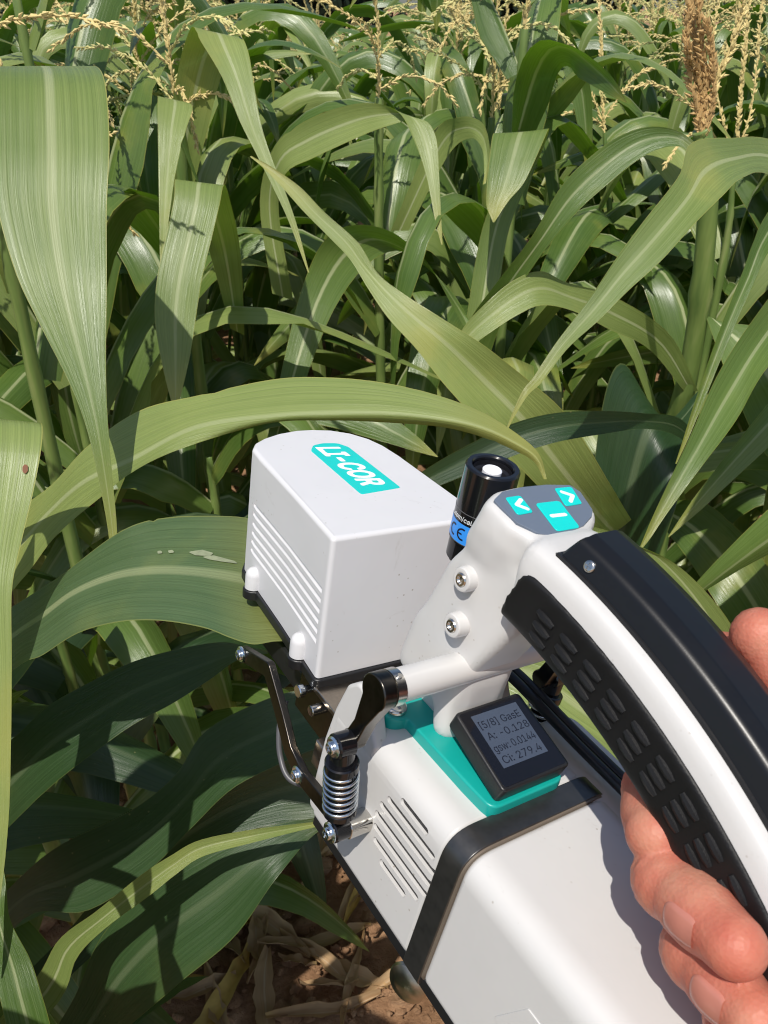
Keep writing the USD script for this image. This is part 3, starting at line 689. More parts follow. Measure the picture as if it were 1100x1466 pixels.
def hand_sd(p):
    palm = None
    for k in fingers.values():
        d = cone_sd(p, k[0][0] + [2, 0, 0], wrist + (k[0][0] - k[0][0]) , 13.0, 24.0)
        palm = d if palm is None else smin(palm, d, 6)
    palm = smin(palm, cone_sd(p, thumb[0][0], wrist, 15, 24), 8)
    palm = smin(palm, cone_sd(p, wrist, elbow, 25, 41), 14)
    res = palm
    for c in (*fingers.values(), thumb):
        d = None
        for (a, ra), (b, rb) in zip(c[:-1], c[1:]):
            e = cone_sd(p, a, b, ra, rb)
            m = cone_sd(p, a * .55 + b * .45, b * .55 + a * .45, (ra + rb) / 2 + .5, (ra + rb) / 2 + .5)
            e = smin(e, m, 3)
            d = e if d is None else smin(d, e, 2.2)
        d = smin(d, np.linalg.norm(p - c[2][0], axis=1) - c[2][1] - .35, 2.0)      # knuckle
        for q in (1, 2):                                                           # and its skin folds
            ax_ = (c[q + 1][0] - c[q - 1][0]); ax_ = ax_ / np.linalg.norm(ax_); w_ = p - c[q][0]; s_ = w_ @ ax_
            far = np.linalg.norm(w_ - s_[:, None] * ax_, axis=1) < c[q][1] * 1.6
            for o_, dp in ((-3.4, .28), (-1.5, .42), (.3, .55), (2.3, .40), (4.0, .25)):
                d = d + np.where(far, dp * np.exp(-((s_ - o_ + .5 * np.sin(w_[:, 2] * .55 + o_)) / .62) ** 2), 0)
        res = np.where(palm < 9, smin(res, d, 4.0), np.minimum(res, d)) if c is thumb else smin(res, d, .35)
    return res
def uneven(lo, a, b, hi, fine, coarse):
    return np.r_[np.arange(lo, a, coarse), np.arange(a, b, fine), np.arange(b, hi + coarse, coarse)]
hand = snet(hand_sd, None, None, None, axes=[uneven(-8, -6, 50, 165, .95, 2.6), uneven(-262, -108, -18, 24, .95, 2.6), uneven(-98, 8, 80, 118, .95, 2.6)])
body = ip('body', hand, 'skin', person, smooth=True)
def nail(c, n, width=10.5, length=11.5, back=.42):
    (a, ra), (b, rb) = c[2], c[3]
    ax = (b - a) / np.linalg.norm(b - a); n = np.asarray(n, float); n = n - ax * (n @ ax); n /= np.linalg.norm(n); w = np.cross(ax, n)
    V = []; U = np.linspace(-1, 1, 15); S = np.linspace(0, 1, 14)
    L = np.linalg.norm(b - a)
    for s in S:
        along = L * back + s * length; r = ra + (rb - ra) * min(along / L, 1.0)
        over = max(0.0, along - L); lift = math.sqrt(max(r * r - over * over * .55, 1.0)) + .42
        half = width / 2 * (1 - .5 * max(0, .35 - s) ** 1.6 * 4 - max(0, s - .78) ** 2 * 3.2)
        for u in U:
            x = u * half; ang = x / (r * 1.12)
            V.append(a + ax * (along - .9 * u * u * (s - .3)) + n * (lift * math.cos(ang) - .5 * abs(u) ** 5) + w * (r + .42) * math.sin(ang))
    V = np.array(V).reshape(14, 15, 3); i = np.arange(14 * 15).reshape(14, 15)
    Q = np.stack([i[:-1, :-1], i[1:, :-1], i[1:, 1:], i[:-1, 1:]], -1).reshape(-1, 4)
    V = V.reshape(-1, 3)
    uu = np.tile(np.abs(U), 14); ss = np.repeat(S, 15)
    want = .45 - 1.1 * np.clip((uu - .72) / .28, 0, 1) ** 2 - 1.1 * np.clip((.14 - ss) / .14, 0, 1) ** 1.5
    for _ in range(6): V = V + n * np.clip(want - hand_sd(V), -1.5, 1.5)[:, None] * .8
    F = np.vstack([Q[:, [0, 2, 1]], Q[:, [0, 3, 2]]])
    return trimesh.Trimesh(V, F, process=False)
nrm = {'index': (-.80, -.30, -.60), 'middle': (-.86, -.38, .22), 'ring': (-.86, -.38, .22), 'little': (-.8, -.4, .2)}
for k, c in fingers.items(): ip('fingernail', nail(c, nrm[k]), 'nail', person, smooth=True)
ip('fingernail', nail(thumb, (.30, .10, .9), 13, 13.5, .30), 'nail', person, smooth=True)

# ------------------------------------------------------------------ corn: leaves, stalks, tassels
def grid_leaf(L, Mid, R, wave=0.0, seed=0, m=9, nicks=0.0):
    """A leaf blade from its two edges and its midrib (n points each): mesh and texture coordinates (across, along)."""
    n = len(L); u = np.linspace(0, 1, m)
    seg = np.linalg.norm(np.diff(Mid, axis=0), axis=1); s = np.r_[0, np.cumsum(seg)]; v = s / s[-1]
    P = np.zeros((n, m, 3)); rn = np.random.default_rng(seed + 17)
    for k, a in enumerate(u):                          # quadratic through the three curves, flattened a little
        c = 2 * (a - .5)
        Pq = L * (c * (c - 1) / 2) + Mid * (1 - c * c) + R * (c * (c + 1) / 2)
        Pl = L * (1 - 2 * a) + Mid * (2 * a) if a < .5 else Mid * (2 - 2 * a) + R * (2 * a - 1)
        P[:, k] = .45 * Pq + .55 * Pl
    T = np.gradient(Mid, axis=0); W = R - L; N = np.cross(W, T); N /= np.linalg.norm(N, axis=1, keepdims=True) + 1e-9
    r = np.random.default_rng(seed); wid = np.linalg.norm(W, axis=1)
    if wave:
        for side in (0, 1):
            ph = r.uniform(0, 6.28, 3); fr = r.uniform(.7, 1.3, 3) * np.array([16., 31., 55.])
            off = sum(np.sin(fr[q] * s + ph[q]) * (1.0, .5, .3)[q] for q in range(3)) * wave * wid * np.clip(s / .06, 0, 1)
            k = np.clip(u * 2 - 1, 0, 1) if side else np.clip(1 - u * 2, 0, 1)
            P += (off[:, None] * k[None] ** 2)[..., None] * N[:, None]
    for a, b in ((0, 1), (m - 1, m - 2)):              # nicks in the margin
        k = rn.random(n) * (rn.random(n) < nicks); P[:, a] += (P[:, b] - P[:, a]) * (.6 * k)[:, None]
    i = np.arange(n * m).reshape(n, m)
    Q = np.stack([i[:-1, :-1], i[1:, :-1], i[1:, 1:], i[:-1, 1:]], -1).reshape(-1, 4)
    uv = np.stack(np.broadcast_arrays(u[None], v[:, None]), -1).reshape(-1, 2)
    return P.reshape(-1, 3), Q, uv

def leaf_part(plant, g, mat, label=None):
    P, Q, uv = g
    return part(plant, 'leaf', (P, Q), mat, smooth=True, uv=uv, label=label)

def hero_leaf(st, n=46, wave=.035, seed=0, sag=None, m=11, nicks=.010):
    """st: stations (left edge, right edge[, midrib]) each (px, py, depth); without a midrib it lies sag * width behind the chord."""
    L = np.array([at(*q[0]) for q in st]); R = np.array([at(*q[1]) for q in st])
    C = []
    for q, l, r in zip(st, L, R):
        if len(q) > 2: C.append(at(*q[2])); continue
        c = (l + r) / 2; d = c - [0, 0, EYE]; d /= np.linalg.norm(d)
        C.append(c + d * np.linalg.norm(r - l) * (.14 if sag is None else sag))
    return grid_leaf(catmull(L, n), catmull(np.array(C), n), catmull(R, n), wave, seed, m, nicks)

def leaf_mark(leaf, g, outlines, mat, name):
    """Blemishes lying on a blade: each outline (pixels) is carried along the line of sight onto the blade's surface."""
    P, Q, _ = g; T = P[np.vstack([Q[:, [0, 1, 2]], Q[:, [0, 2, 3]]])]; eye = np.array([0, 0, EYE])
    e1, e2 = T[:, 1] - T[:, 0], T[:, 2] - T[:, 0]
    def hit(px, py):
        d = at(px, py, 1.0) - eye; h = np.cross(d, e2); a = (e1 * h).sum(1); s = eye - T[:, 0]
        with np.errstate(divide='ignore', invalid='ignore'):
            u = (s * h).sum(1) / a; q = np.cross(s, e1); v = (q @ d) / a; t = (e2 * q).sum(1) / a
        ok = (u >= -.01) & (v >= -.01) & (u + v <= 1.01) & (t > 0)
        return None if not ok.any() else eye + d * (t[ok].min() - .0012)
    for o in outlines:
        o = fillet(o, 3, 3); c = o.mean(0); V = [hit(*c)] + [hit(*q) for q in o]
        if any(x is None for x in V): continue
        n = len(o); i = np.arange(n)
        part(leaf, name, (np.array(V), np.c_[np.zeros(n, int), 1 + i, 1 + (i + 1) % n]), mat, smooth=False)

def stalk_mesh(P, r, nodes=7):
    P = catmull(np.asarray(P, float), 40); t = np.linspace(0, 1, 40)
    rad = np.interp(t, [0, 1], r)
    for k in range(nodes): rad = rad * (1 + .22 * np.exp(-((t - (k + .6) / nodes) / .012) ** 2))
    return tube(P, rad, 9)

def gen_leaf(r, base, az, length, width, elev, droop, knee, sharp, n=16, m=7, twist=0.0, wave=.05):
    s = np.linspace(0, 1, n); ds = length / (n - 1)
    e = elev - droop / (1 + np.exp(-(s - knee) / sharp)) - .25 * s
    a = az + r.normal(0, .22) * s ** 1.5
    d = np.stack([np.cos(e) * np.cos(a), np.cos(e) * np.sin(a), np.sin(e)], 1)
    C = np.asarray(base, float) + np.r_[[[0, 0, 0]], np.cumsum((d[1:] + d[:-1]) / 2 * ds, 0)]
    w = width * np.minimum(1, .55 + 2.2 * s) * np.clip(1 - ((s - .3) / .7).clip(0) ** 1.9, 0, 1) ** .85 + .0012
    side = np.stack([-np.sin(a), np.cos(a), np.zeros(n)], 1)
    up = np.cross(d, side) * -1
    tw = twist * s ** 1.4 * 2
    sd = side * np.cos(tw)[:, None] + up * np.sin(tw)[:, None]; nn = up * np.cos(tw)[:, None] - side * np.sin(tw)[:, None]
    fold = (.42 * (1 - s) ** 2 + .13)[:, None] * w[:, None]
    L, R = C - sd * w[:, None] / 2 + nn * fold, C + sd * w[:, None] / 2 + nn * fold
    return grid_leaf(L, C, R, wave, int(r.integers(1 << 30)), m)

OCT = np.array([[0, 0, 0], [1, 0, .35], [0, 1, .35], [-1, 0, .35], [0, -1, .35], [0, 0, 1.0]])
OCF = np.array([[0, 2, 1], [0, 3, 2], [0, 4, 3], [0, 1, 4], [5, 1, 2], [5, 2, 3], [5, 3, 4], [5, 4, 1]])
def spike(r, P, n, size, dens=1.0, hang=.0):
    """A tassel branch: a thin stem thickly set with small husked florets."""
    P = catmull(np.asarray(P, float), 14); V = [np.asarray(tube(P, np.linspace(.0016, .0008, 14), 5).vertices)]; F = [np.asarray(tube(P, .001, 5).faces)]; k0 = len(V[0])
    T = np.gradient(P, axis=0); T /= np.linalg.norm(T, axis=1, keepdims=True)
    for k in range(n):
        x = (k + r.uniform(0, .9)) / n * 13; i = min(int(x), 12); f = x - i
        p = P[i] * (1 - f) + P[i + 1] * f; t = T[i]
        o = r.normal(0, 1, 3); o -= t * (o @ t); o /= np.linalg.norm(o)
        ax = t * r.uniform(.7, 1) + o * r.uniform(.15, .5) + np.array([0, 0, -hang * r.uniform(.1, .9) * (r.random() < .5)]); ax /= np.linalg.norm(ax)
        B = frame(ax); sz = size * r.uniform(.75, 1.25)
        V.append(p + o * .001 + (OCT * [sz * .20, sz * .20, sz]) @ B.T); F.append(OCF + k0); k0 += 6
    return trimesh.Trimesh(np.vstack(V), np.vstack(F), process=False)

def add_tassel(plant, r, top, mats=('straw', 'straw_green'), size=1.0, lean=(0, 0), nb=9, thick=1.0):
    top = np.asarray(top, float); ln = np.array([lean[0], lean[1], 1.0]); h = .30 * size
    P = [top, top + ln * h * .35, top + ln * h * .7 + r.normal(0, .006, 3), top + ln * h + r.normal(0, .012, 3)]
    m0 = mats[0]
    t = part(plant, 'tassel', spike(r, P, int(120 * size), .0115 * thick, hang=.25), m0, smooth=False)
    for k in range(nb):
        f = .06 + .42 * k / nb; b = top + ln * h * f; az = k * 2.4 + r.uniform(-.4, .4); L = r.uniform(.17, .27) * size
        e0 = r.uniform(.15, .95); dr = r.uniform(.3, 1.3); Q = [b]; e = e0
        for q in range(3):
            Q.append(Q[-1] + L / 3 * np.array([math.cos(e) * math.cos(az), math.cos(e) * math.sin(az), math.sin(e)])); e -= dr / 2
        part(t, 'tassel_branch', spike(r, Q, int(64 * size), .0105 * thick, hang=.7), mats[k % len(mats)], smooth=False)

def corn_parts(plant, r, height=1.45, n_leaf=11, origin=(0, 0, 0), lean=(0, 0), low=0, tassel=True, skip=(), mats=('leaf_green', 'leaf_green', 'leaf_pale', 'leaf_green'), az0=None):
    o = np.asarray(origin, float); ln = np.array([lean[0], lean[1], 0.0])
    pt = lambda z: o + ln * z + [0, 0, z]
    part(plant, 'stalk', stalk_mesh([pt(-.03), pt(height * .4), pt(height * .8), pt(height + .06)], (.0135, .0065), 9), 'stalk_green', smooth=True)
    az0 = r.uniform(0, 6.28) if az0 is None else az0
    for k in range(low, n_leaf):
        z = height * (.16 + .84 * (k / (n_leaf - 1)) ** .95); f = k / (n_leaf - 1)
        if k in skip: continue
        az = az0 + math.pi * k + r.normal(0, .38)
        length = (.64 + .24 * math.sin(math.pi * f)) * r.uniform(.82, 1.14); width = (.066 + .026 * math.sin(math.pi * f)) * r.uniform(.8, 1.12)
        if f > .85: length *= .72; width *= .8
        elev = r.uniform(.95, 1.3) if f > .3 else r.uniform(.5, .9)
        droop = r.uniform(1.1, 2.6); knee = r.uniform(.26, .66); sharp = r.uniform(.035, .14)
        g = gen_leaf(r, pt(z), az, length, width, elev, droop, knee, sharp, twist=r.normal(0, .6), wave=.065)
        leaf_part(plant, g, mats[int(r.integers(len(mats)))])
    if tassel: add_tassel(plant, r, pt(height + .05), nb=int(r.integers(5, 9)))

def collect(path):
    out = []
    for p in Usd.PrimRange(stage.GetPrimAtPath(path)):
        if p.IsA(UsdGeom.Mesh): out.append(np.array(UsdGeom.Mesh(p).GetPointsAttr().Get(), float))
    return np.vstack(out)

# ---- the field: fourteen kinds of plant, then copies along the rows
GROUP = 'corn plants in the rows of the field'
FIELD = 'green corn plant with arching leaves and straw tassel among the field rows'
protos = []
ROWS = [(-.62 + .76 * k) for k in range(-11, 12)]
spots = []
r = np.random.default_rng(21)
for x0 in ROWS:
    y = .55 + r.uniform(0, .2)
    while y < 6.5:
        x = x0 + r.normal(0, .035) + .035 * y
        if abs(x) < .62 * y + .75: spots.append((x, y + r.normal(0, .03), r.uniform(0, 360), (r.uniform(.97, 1.05) if y < 1.5 else r.uniform(1.01, 1.11)) - (.10 if y > 2.4 and (400 < 550 + 1180 * x / (.85 * y) < 545 or 770 < 550 + 1180 * x / (.85 * y) < 840) else 0)))
        y += r.uniform(.14, .215)
spots.sort(key=lambda q: q[1])
def clear_of_view(P):
    """No leaf of the field may hang between the eye and the things near it."""
    px, py, d = to_cam(P)
    seen = (d > .03) & (px > -60) & (px < 1160) & (py > -60) & (py < 1530)
    lim = np.where((py < 560) & (px < 1100), 1.12, np.where(px < 420, .86, .80))
    if np.any(seen & (d < lim)): return False
    return not np.any(np.linalg.norm(P - [0, 0, EYE - .2], axis=1) < .42)
N_PROTO = 14
pv = []
placed = 0
for i in range(N_PROTO):
    rr = np.random.default_rng(100 + i)
    th = thing('corn_plant', FIELD, 'corn plant', group=GROUP)
    corn_parts(th, rr, height=1.38 + .04 * (i % 5), n_leaf=12 + i % 3)
    protos.append(th); pv.append(collect(th.GetPath()))
def place(prim, x, y, a, s):
    xf = UsdGeom.Xformable(prim); xf.ClearXformOpOrder()
    xf.AddTranslateOp().Set(Gf.Vec3d(float(x), float(y), 0)); xf.AddRotateZOp().Set(float(a)); xf.AddScaleOp().Set(Gf.Vec3f(float(s)))
first = set()
r = np.random.default_rng(5)
count = 0
HERO_STALKS = [(-.52, 1.08), (-.6, .55), (.72, .95), (.47, 1.25)]
for x, y, a, s in spots:
    if any(math.hypot(x - hx, y - hy) < .12 for hx, hy in HERO_STALKS): continue
    for trial in range(14):
        k = int(r.integers(N_PROTO)); a = r.uniform(0, 360); c, sn = math.cos(math.radians(a)), math.sin(math.radians(a))
        P = pv[k] * s
        P = np.c_[P[:, 0] * c - P[:, 1] * sn + x, P[:, 0] * sn + P[:, 1] * c + y, P[:, 2]]
        if y > 2.2 or clear_of_view(P): break
    else: continue
    if count >= 285: break
    if k not in first:
        first.add(k); place(protos[k], x, y, a, s)
    else:
        t = thing('corn_plant', FIELD, 'corn plant', group=GROUP)
        t.GetReferences().AddInternalReference(protos[k].GetPath())
        place(t, x, y, a, s); t.SetInstanceable(True)
    count += 1
for k in range(N_PROTO):
    if k not in first: stage.RemovePrim(protos[k].GetPath())
print('field plants', count)

# ------------------------------------------------------------------ the near plants, leaf by leaf
def E2(a, b, d, d2=None): return ((a[0], a[1], d), (b[0], b[1], d if d2 is None else d2))
def E3(a, b, c, d, d2, d3): return ((a[0], a[1], d), (b[0], b[1], d2), (c[0], c[1], d3))

def side_plant(x, y, h, seed, label, zs):
    """A plant of the same row standing beside the eye; its leaves keep out of the view."""
    t = thing('corn_plant', label, 'corn plant'); r = np.random.default_rng(seed)
    part(t, 'stalk', stalk_mesh([(x, y, -.03), (x, y, h * .4), (x + .01, y, h * .8), (x + .02, y, h)], (.0145, .008), 8), 'stalk_green', smooth=True)
    for z in zs:
        for _ in range(90):
            g = gen_leaf(r, (x + .01 * z, y, z), r.uniform(-.6, 1.5), r.uniform(.36, .62), .105, r.uniform(.15, .55), r.uniform(.2, .9), r.uniform(.4, .7), .12, twist=r.normal(0, .2)) if z > 1.15 else gen_leaf(r, (x + .01 * z, y, z), r.uniform(-1.6, 1.9), r.uniform(.42, .66), .10, r.uniform(.35, .9), r.uniform(1.4, 2.2), r.uniform(.35, .55), .1, twist=r.normal(0, .3))
            px, py, d = to_cam(g[0])
            if np.any((d > .02) & (px > -40) & (px < 1140) & (py > -40) & (py < 1500) & (d < .75)) or np.any(g[0][:, 2] > h * .98) or np.any(np.linalg.norm(g[0] - [0, 0, EYE], axis=1) < .3): continue
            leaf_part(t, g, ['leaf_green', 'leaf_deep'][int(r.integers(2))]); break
for k, (x, y, h) in enumerate([(-.50, .12, 1.60), (-.44, -.08, 1.62), (-.46, .36, 1.22), (-.64, .30, 1.50), (-.60, .0, 1.62)]):
    side_plant(x, y, h, 700 + k, ['corn plant standing at the left edge nearest the camera', 'corn plant left of the camera beside the folded leaf', 'short corn plant under the clamped leaf at the left edge', 'corn plant just behind the folded leaf at the left edge', 'corn plant outermost at the left edge'][k], np.r_[np.linspace(.5, 1.1, 6), np.linspace(1.2, h * .95, 8)])

# two low plants filling the lower left
for k, (x, y, h, lb) in enumerate([(-.50, .98, .95, 'low corn plant under the clamped leaf beside bare soil'), (-.34, 1.42, 1.0, 'low corn plant behind the clamp arm near the instrument'), (-.72, .80, 1.0, 'low corn plant at the far left below the arching leaf')]):
    t = thing('corn_plant', lb, 'corn plant'); r = np.random.default_rng(760 + k)
    part(t, 'stalk', stalk_mesh([(x, y, -.03), (x, y, h * .4), (x, y, h * .8), (x, y, h)], (.013, .007), 7), 'stalk_green', smooth=True)
    for q, z in enumerate(np.linspace(.18, h * .97, 11)):
        for _ in range(40):
            g = gen_leaf(r, (x, y, z), q * math.pi + r.normal(0, .6), r.uniform(.5, .75), .095, r.uniform(.6, 1.1), r.uniform(1.2, 2.0), r.uniform(.35, .55), .1, twist=r.normal(0, .3))
            if clear_of_view(g[0]): leaf_part(t, g, ['leaf_green', 'leaf_deep', 'leaf_deep'][int(r.integers(3))]); break

# tall plant on the left whose top leaf hangs down the left edge
p1 = thing('corn_plant', 'tall corn plant whose broad leaf hangs down the left edge to a narrow tip', 'corn plant')
part(p1, 'stalk', stalk_mesh([(-.50, 1.12, -.03), (-.50, 1.1, .6), (-.49, 1.08, 1.2), (-.47, 1.06, 1.66)], (.0150, .008), 9), 'stalk_green', smooth=True)
leaf_part(p1, hero_leaf([E2((10, 420), (80, 425), 1.10), E2((-40, 260), (60, 265), .98), E2((-25, 150), (100, 152), .84, .86), E2((-14, 104), (126, 104), .70, .72), E2((-9, 94), (137, 96), .645, .66),
    E2((-12, 112), (151, 120), .605, .62), E2((-11, 200), (157, 205), .588, .60), E2((-5, 290), (153, 300), .578, .59), E2((22, 390), (153, 398), .57, .58), E2((60, 470), (152, 478), .566, .574), E2((98, 545), (152, 550), .562, .568),
    E2((123, 610), (155, 612), .56, .564), E2((142, 690), (162, 692), .56, .562), E2((156, 770), (168, 770), .56, .561), E2((158, 830), (164, 830), .56, .561), E2((158, 886), (160, 886), .56)], 70, wave=.012, seed=3, sag=.05, nicks=0), 'leaf_pale')
rr = np.random.default_rng(41)
for z, az, L in ((.55, 2.6, .6), (.8, 5.4, .62), (1.05, 2.9, .65), (1.3, 1.2, .7), (1.48, 2.2, .6)):
    leaf_part(p1, gen_leaf(rr, (-.495, 1.09, z), az, L, .088, 1.15, 1.9, .45, .09, twist=.3), 'leaf_green')
add_tassel(p1, rr, (-.47, 1.06, 1.70), nb=6, size=.9)

# plant left of the instrument: the long arching leaf, the clamped leaf, the folded leaf at the edge
p2 = thing('corn_plant', 'near corn plant on the left with one leaf clamped in the white porometer head', 'corn plant')
sx, sy = -.56, .50
part(p2, 'stalk', stalk_mesh([(sx, sy, -.03), (sx, sy, .6), (sx, sy, 1.2), (sx + .02, sy, 1.62)], (.0150, .008), 9), 'stalk_green', smooth=True)
leaf_part(p2, hero_leaf([E3((-230, 900), (-190, 960), (-215, 935), .82, .80, .83), E3((-60, 800), (-40, 900), (-60, 850), .73, .70, .73), E3((20, 735), (30, 830), (18, 790), .69, .66, .69), E3((72, 694), (75, 770), (68, 735), .665, .64, .66),
    E3((123, 637), (140, 712), (120, 690), .645, .615, .63), E3((196, 585), (176, 684), (190, 658), .625, .60, .605), E3((287, 566), (262, 645), (280, 612), .605, .585, .585), E3((397, 542), (380, 607), (392, 596), .59, .575, .565),
    E3((480, 541), (470, 603), (476, 592), .58, .565, .555), E3((560, 551), (552, 605), (560, 592), .572, .56, .55), E3((630, 568), (628, 610), (634, 600), .565, .555, .546), E3((690, 591), (682, 622), (690, 612), .56, .55, .544),
    E3((740, 621), (730, 641), (738, 634), .555, .55, .546), E3((772, 650), (764, 660), (769, 656), .552, .549, .547), E2((783, 686), (779, 686), .548)], 80, wave=.034, seed=4), 'leaf_pale')
g4 = hero_leaf([E3((-230, 1010), (-230, 1110), (-235, 1060), .66, .62, .65), E3((-110, 950), (-90, 1070), (-105, 1010), .60, .56, .585), E3((16, 868), (18, 962), (12, 915), .555, .51, .54), E3((60, 836), (61, 938), (55, 885), .545, .49, .52),
    E3((110, 803), (110, 905), (105, 848), .535, .465, .50), E3((168, 764), (168, 886), (162, 825), .53, .445, .49), E3((205, 747), (229, 882), (213, 817), .523, .43, .475), E3((246, 742), (287, 891), (262, 817), .515, .418, .463), E3((300, 742), (328, 908), (310, 822), .508, .406, .452),
    E3((350, 744), (362, 921), (350, 829), .512, .399, .446), E3((400, 755), (392, 922), (392, 838), .512, .394, .442), E3((450, 775), (420, 925), (430, 848), .508, .39, .438)], 70, wave=.024, seed=9)
lf = leaf_part(p2, g4, 'leaf_cool')
leaf_mark(lf, g4, [[(268, 790), (290, 787), (307, 792), (300, 796), (280, 795)], [(288, 797), (306, 795), (336, 803), (341, 807), (318, 804), (300, 801)], [(225, 789), (231, 788), (233, 792), (226, 793)], [(240, 788), (247, 787), (250, 791), (242, 792)], [(48, 940), (54, 934), (56, 937), (50, 944)]], 'leaf_scar', 'leaf_scar')
g5 = hero_leaf([E2((-190, 760), (-90, 780), .66), E2((-140, 660), (10, 680), .60), E2((-112, 606), (50, 620), .54), E2((-108, 590), (60, 606), .515), E2((-106, 625), (59, 640), .50), E2((-105, 711), (46, 711), .492), E2((-92, 793), (27, 793), .487), E2((-72, 850), (17, 850), .483), E2((-50, 950), (17, 950), .48), E2((-38, 1060), (16, 1060), .478),
    E2((-30, 1160), (13, 1160), .475), E2((-26, 1250), (5, 1250), .473), E2((-22, 1340), (-8, 1340), .471), E2((-20, 1400), (-18, 1400), .47)], 60, wave=.01, seed=12, sag=.08)
lf = leaf_part(p2, g5, 'leaf_pale', 'pale leaf with a brown spot at the left edge')
leaf_mark(lf, g5, [[(32, 668), (36, 664), (40, 667), (40, 674), (36, 679), (32, 675)]], 'spot_brown', 'brown_spot')
leaf_part(p2, hero_leaf([E2((-150, 1180), (-110, 1150), .60), E2((-60, 1200), (-20, 1180), .53), E2((-22, 1260), (6, 1250), .50), E2((-16, 1330), (14, 1315), .49), E2((-8, 1390), (42, 1372), .485), E2((2, 1440), (57, 1417), .48), E2((18, 1500), (74, 1480), .475), E2((50, 1580), (84, 1565), .47), E2((90, 1660), (94, 1660), .47)], 40, wave=.015, seed=13, sag=.1), 'leaf_green')
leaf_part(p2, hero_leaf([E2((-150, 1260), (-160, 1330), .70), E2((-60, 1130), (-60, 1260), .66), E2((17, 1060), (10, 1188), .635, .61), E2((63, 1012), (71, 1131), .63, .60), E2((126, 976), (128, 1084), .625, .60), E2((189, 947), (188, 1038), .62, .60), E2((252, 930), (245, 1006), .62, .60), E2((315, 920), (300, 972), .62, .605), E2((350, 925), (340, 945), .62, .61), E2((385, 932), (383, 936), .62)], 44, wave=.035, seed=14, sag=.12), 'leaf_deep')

# low plant at the lower left: dark broad leaves in the shade and one catching the sun
p3 = thing('corn_plant', 'low corn plant at the lower left with broad dark leaves in deep shade', 'corn plant')
part(p3, 'stalk', stalk_mesh([(-.46, .74, -.03), (-.46, .74, .5), (-.47, .73, 1.0), (-.48, .72, 1.3)], (.0140, .008), 8), 'stalk_green', smooth=True)
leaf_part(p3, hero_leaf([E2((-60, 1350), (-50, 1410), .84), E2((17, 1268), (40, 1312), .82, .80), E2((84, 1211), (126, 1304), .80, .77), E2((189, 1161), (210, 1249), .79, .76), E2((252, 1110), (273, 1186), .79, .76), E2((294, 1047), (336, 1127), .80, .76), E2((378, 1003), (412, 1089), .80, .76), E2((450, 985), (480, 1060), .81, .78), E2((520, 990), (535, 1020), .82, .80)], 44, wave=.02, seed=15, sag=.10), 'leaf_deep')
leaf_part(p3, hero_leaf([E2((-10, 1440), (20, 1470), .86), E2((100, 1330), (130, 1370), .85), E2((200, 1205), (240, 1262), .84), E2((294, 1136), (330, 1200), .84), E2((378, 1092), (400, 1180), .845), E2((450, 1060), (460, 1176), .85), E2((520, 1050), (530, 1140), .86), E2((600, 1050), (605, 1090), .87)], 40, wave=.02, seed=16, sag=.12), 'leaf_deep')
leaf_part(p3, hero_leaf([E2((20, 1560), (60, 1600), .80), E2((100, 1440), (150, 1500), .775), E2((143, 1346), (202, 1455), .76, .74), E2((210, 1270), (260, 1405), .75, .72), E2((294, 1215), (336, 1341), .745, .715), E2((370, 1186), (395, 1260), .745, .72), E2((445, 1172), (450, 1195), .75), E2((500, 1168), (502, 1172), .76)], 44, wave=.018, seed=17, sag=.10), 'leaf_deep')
leaf_part(p3, hero_leaf([E2((-60, 1520), (-40, 1560), .72), E2((46, 1408), (80, 1440), .70), E2((84, 1346), (110, 1372), .69), E2((139, 1304), (150, 1330), .68), E2((202, 1253), (212, 1284), .675), E2((245, 1225), (252, 1252), .672), E2((286, 1203), (291, 1226), .67), E2((360, 1188), (364, 1206), .675), E2((440, 1178), (444, 1186), .68), E2((500, 1172), (501, 1175), .69)], 44, wave=.012, seed=18, sag=.16), 'leaf_pale', 'narrow leaf catching the sun')
leaf_part(p3, hero_leaf([E2((10, 1290), (20, 1330), 1.0), E2((140, 1230), (150, 1262), 1.02), E2((260, 1145), (270, 1180), 1.03), E2((350, 1080), (356, 1105), 1.05), E2((420, 1030), (422, 1036), 1.08)], 30, wave=.03, seed=19), 'leaf_green')

# plant on the right edge: the long pointed leaf and the two narrow blades
p4 = thing('corn_plant', 'corn plant at the right edge with a long leaf reaching down to a thin point', 'corn plant')
sx, sy = .66, .72
part(p4, 'stalk', stalk_mesh([(sx, sy, -.03), (sx, sy, .6), (sx, sy, 1.2), (sx - .02, sy, 1.66)], (.0150, .008), 9), 'stalk_green', smooth=True)
leaf_part(p4, hero_leaf([E2((1330, 330), (1330, 390), .97), E2((1220, 238), (1215, 300), .88, .86), E2((1110, 200), (1108, 250), .79, .77), E2((1045, 198), (1063, 255), .745, .73), E2((989, 206), (1034, 281), .715, .705), E2((972, 252), (996, 319), .70, .69), E2((920, 319), (948, 372), .69, .683), E2((881, 372), (901, 415), .685, .68), E2((843, 429), (858, 458), .68, .677),
    E2((796, 491), (813, 499), .675), E2((765, 538), (777, 546), .672), E2((748, 560), (756, 566), .67), E2((732, 596), (736, 598), .67), E2((722, 622), (724, 622), .67)], 70, wave=.022, seed=21, sag=.16), 'leaf_pale')
leaf_part(p4, hero_leaf([E2((1300, 150), (1330, 180), .92), E2((1190, 190), (1210, 240), .83), E2((1100, 303), (1112, 345), .77), E2((1063, 391), (1078, 410), .755), E2((1029, 477), (1046, 482), .745), E2((996, 572), (1008, 575), .738), E2((978, 630), (984, 632), .735), E2((967, 664), (969, 664), .733)], 44, wave=.01, seed=22, sag=.3), 'leaf_green')
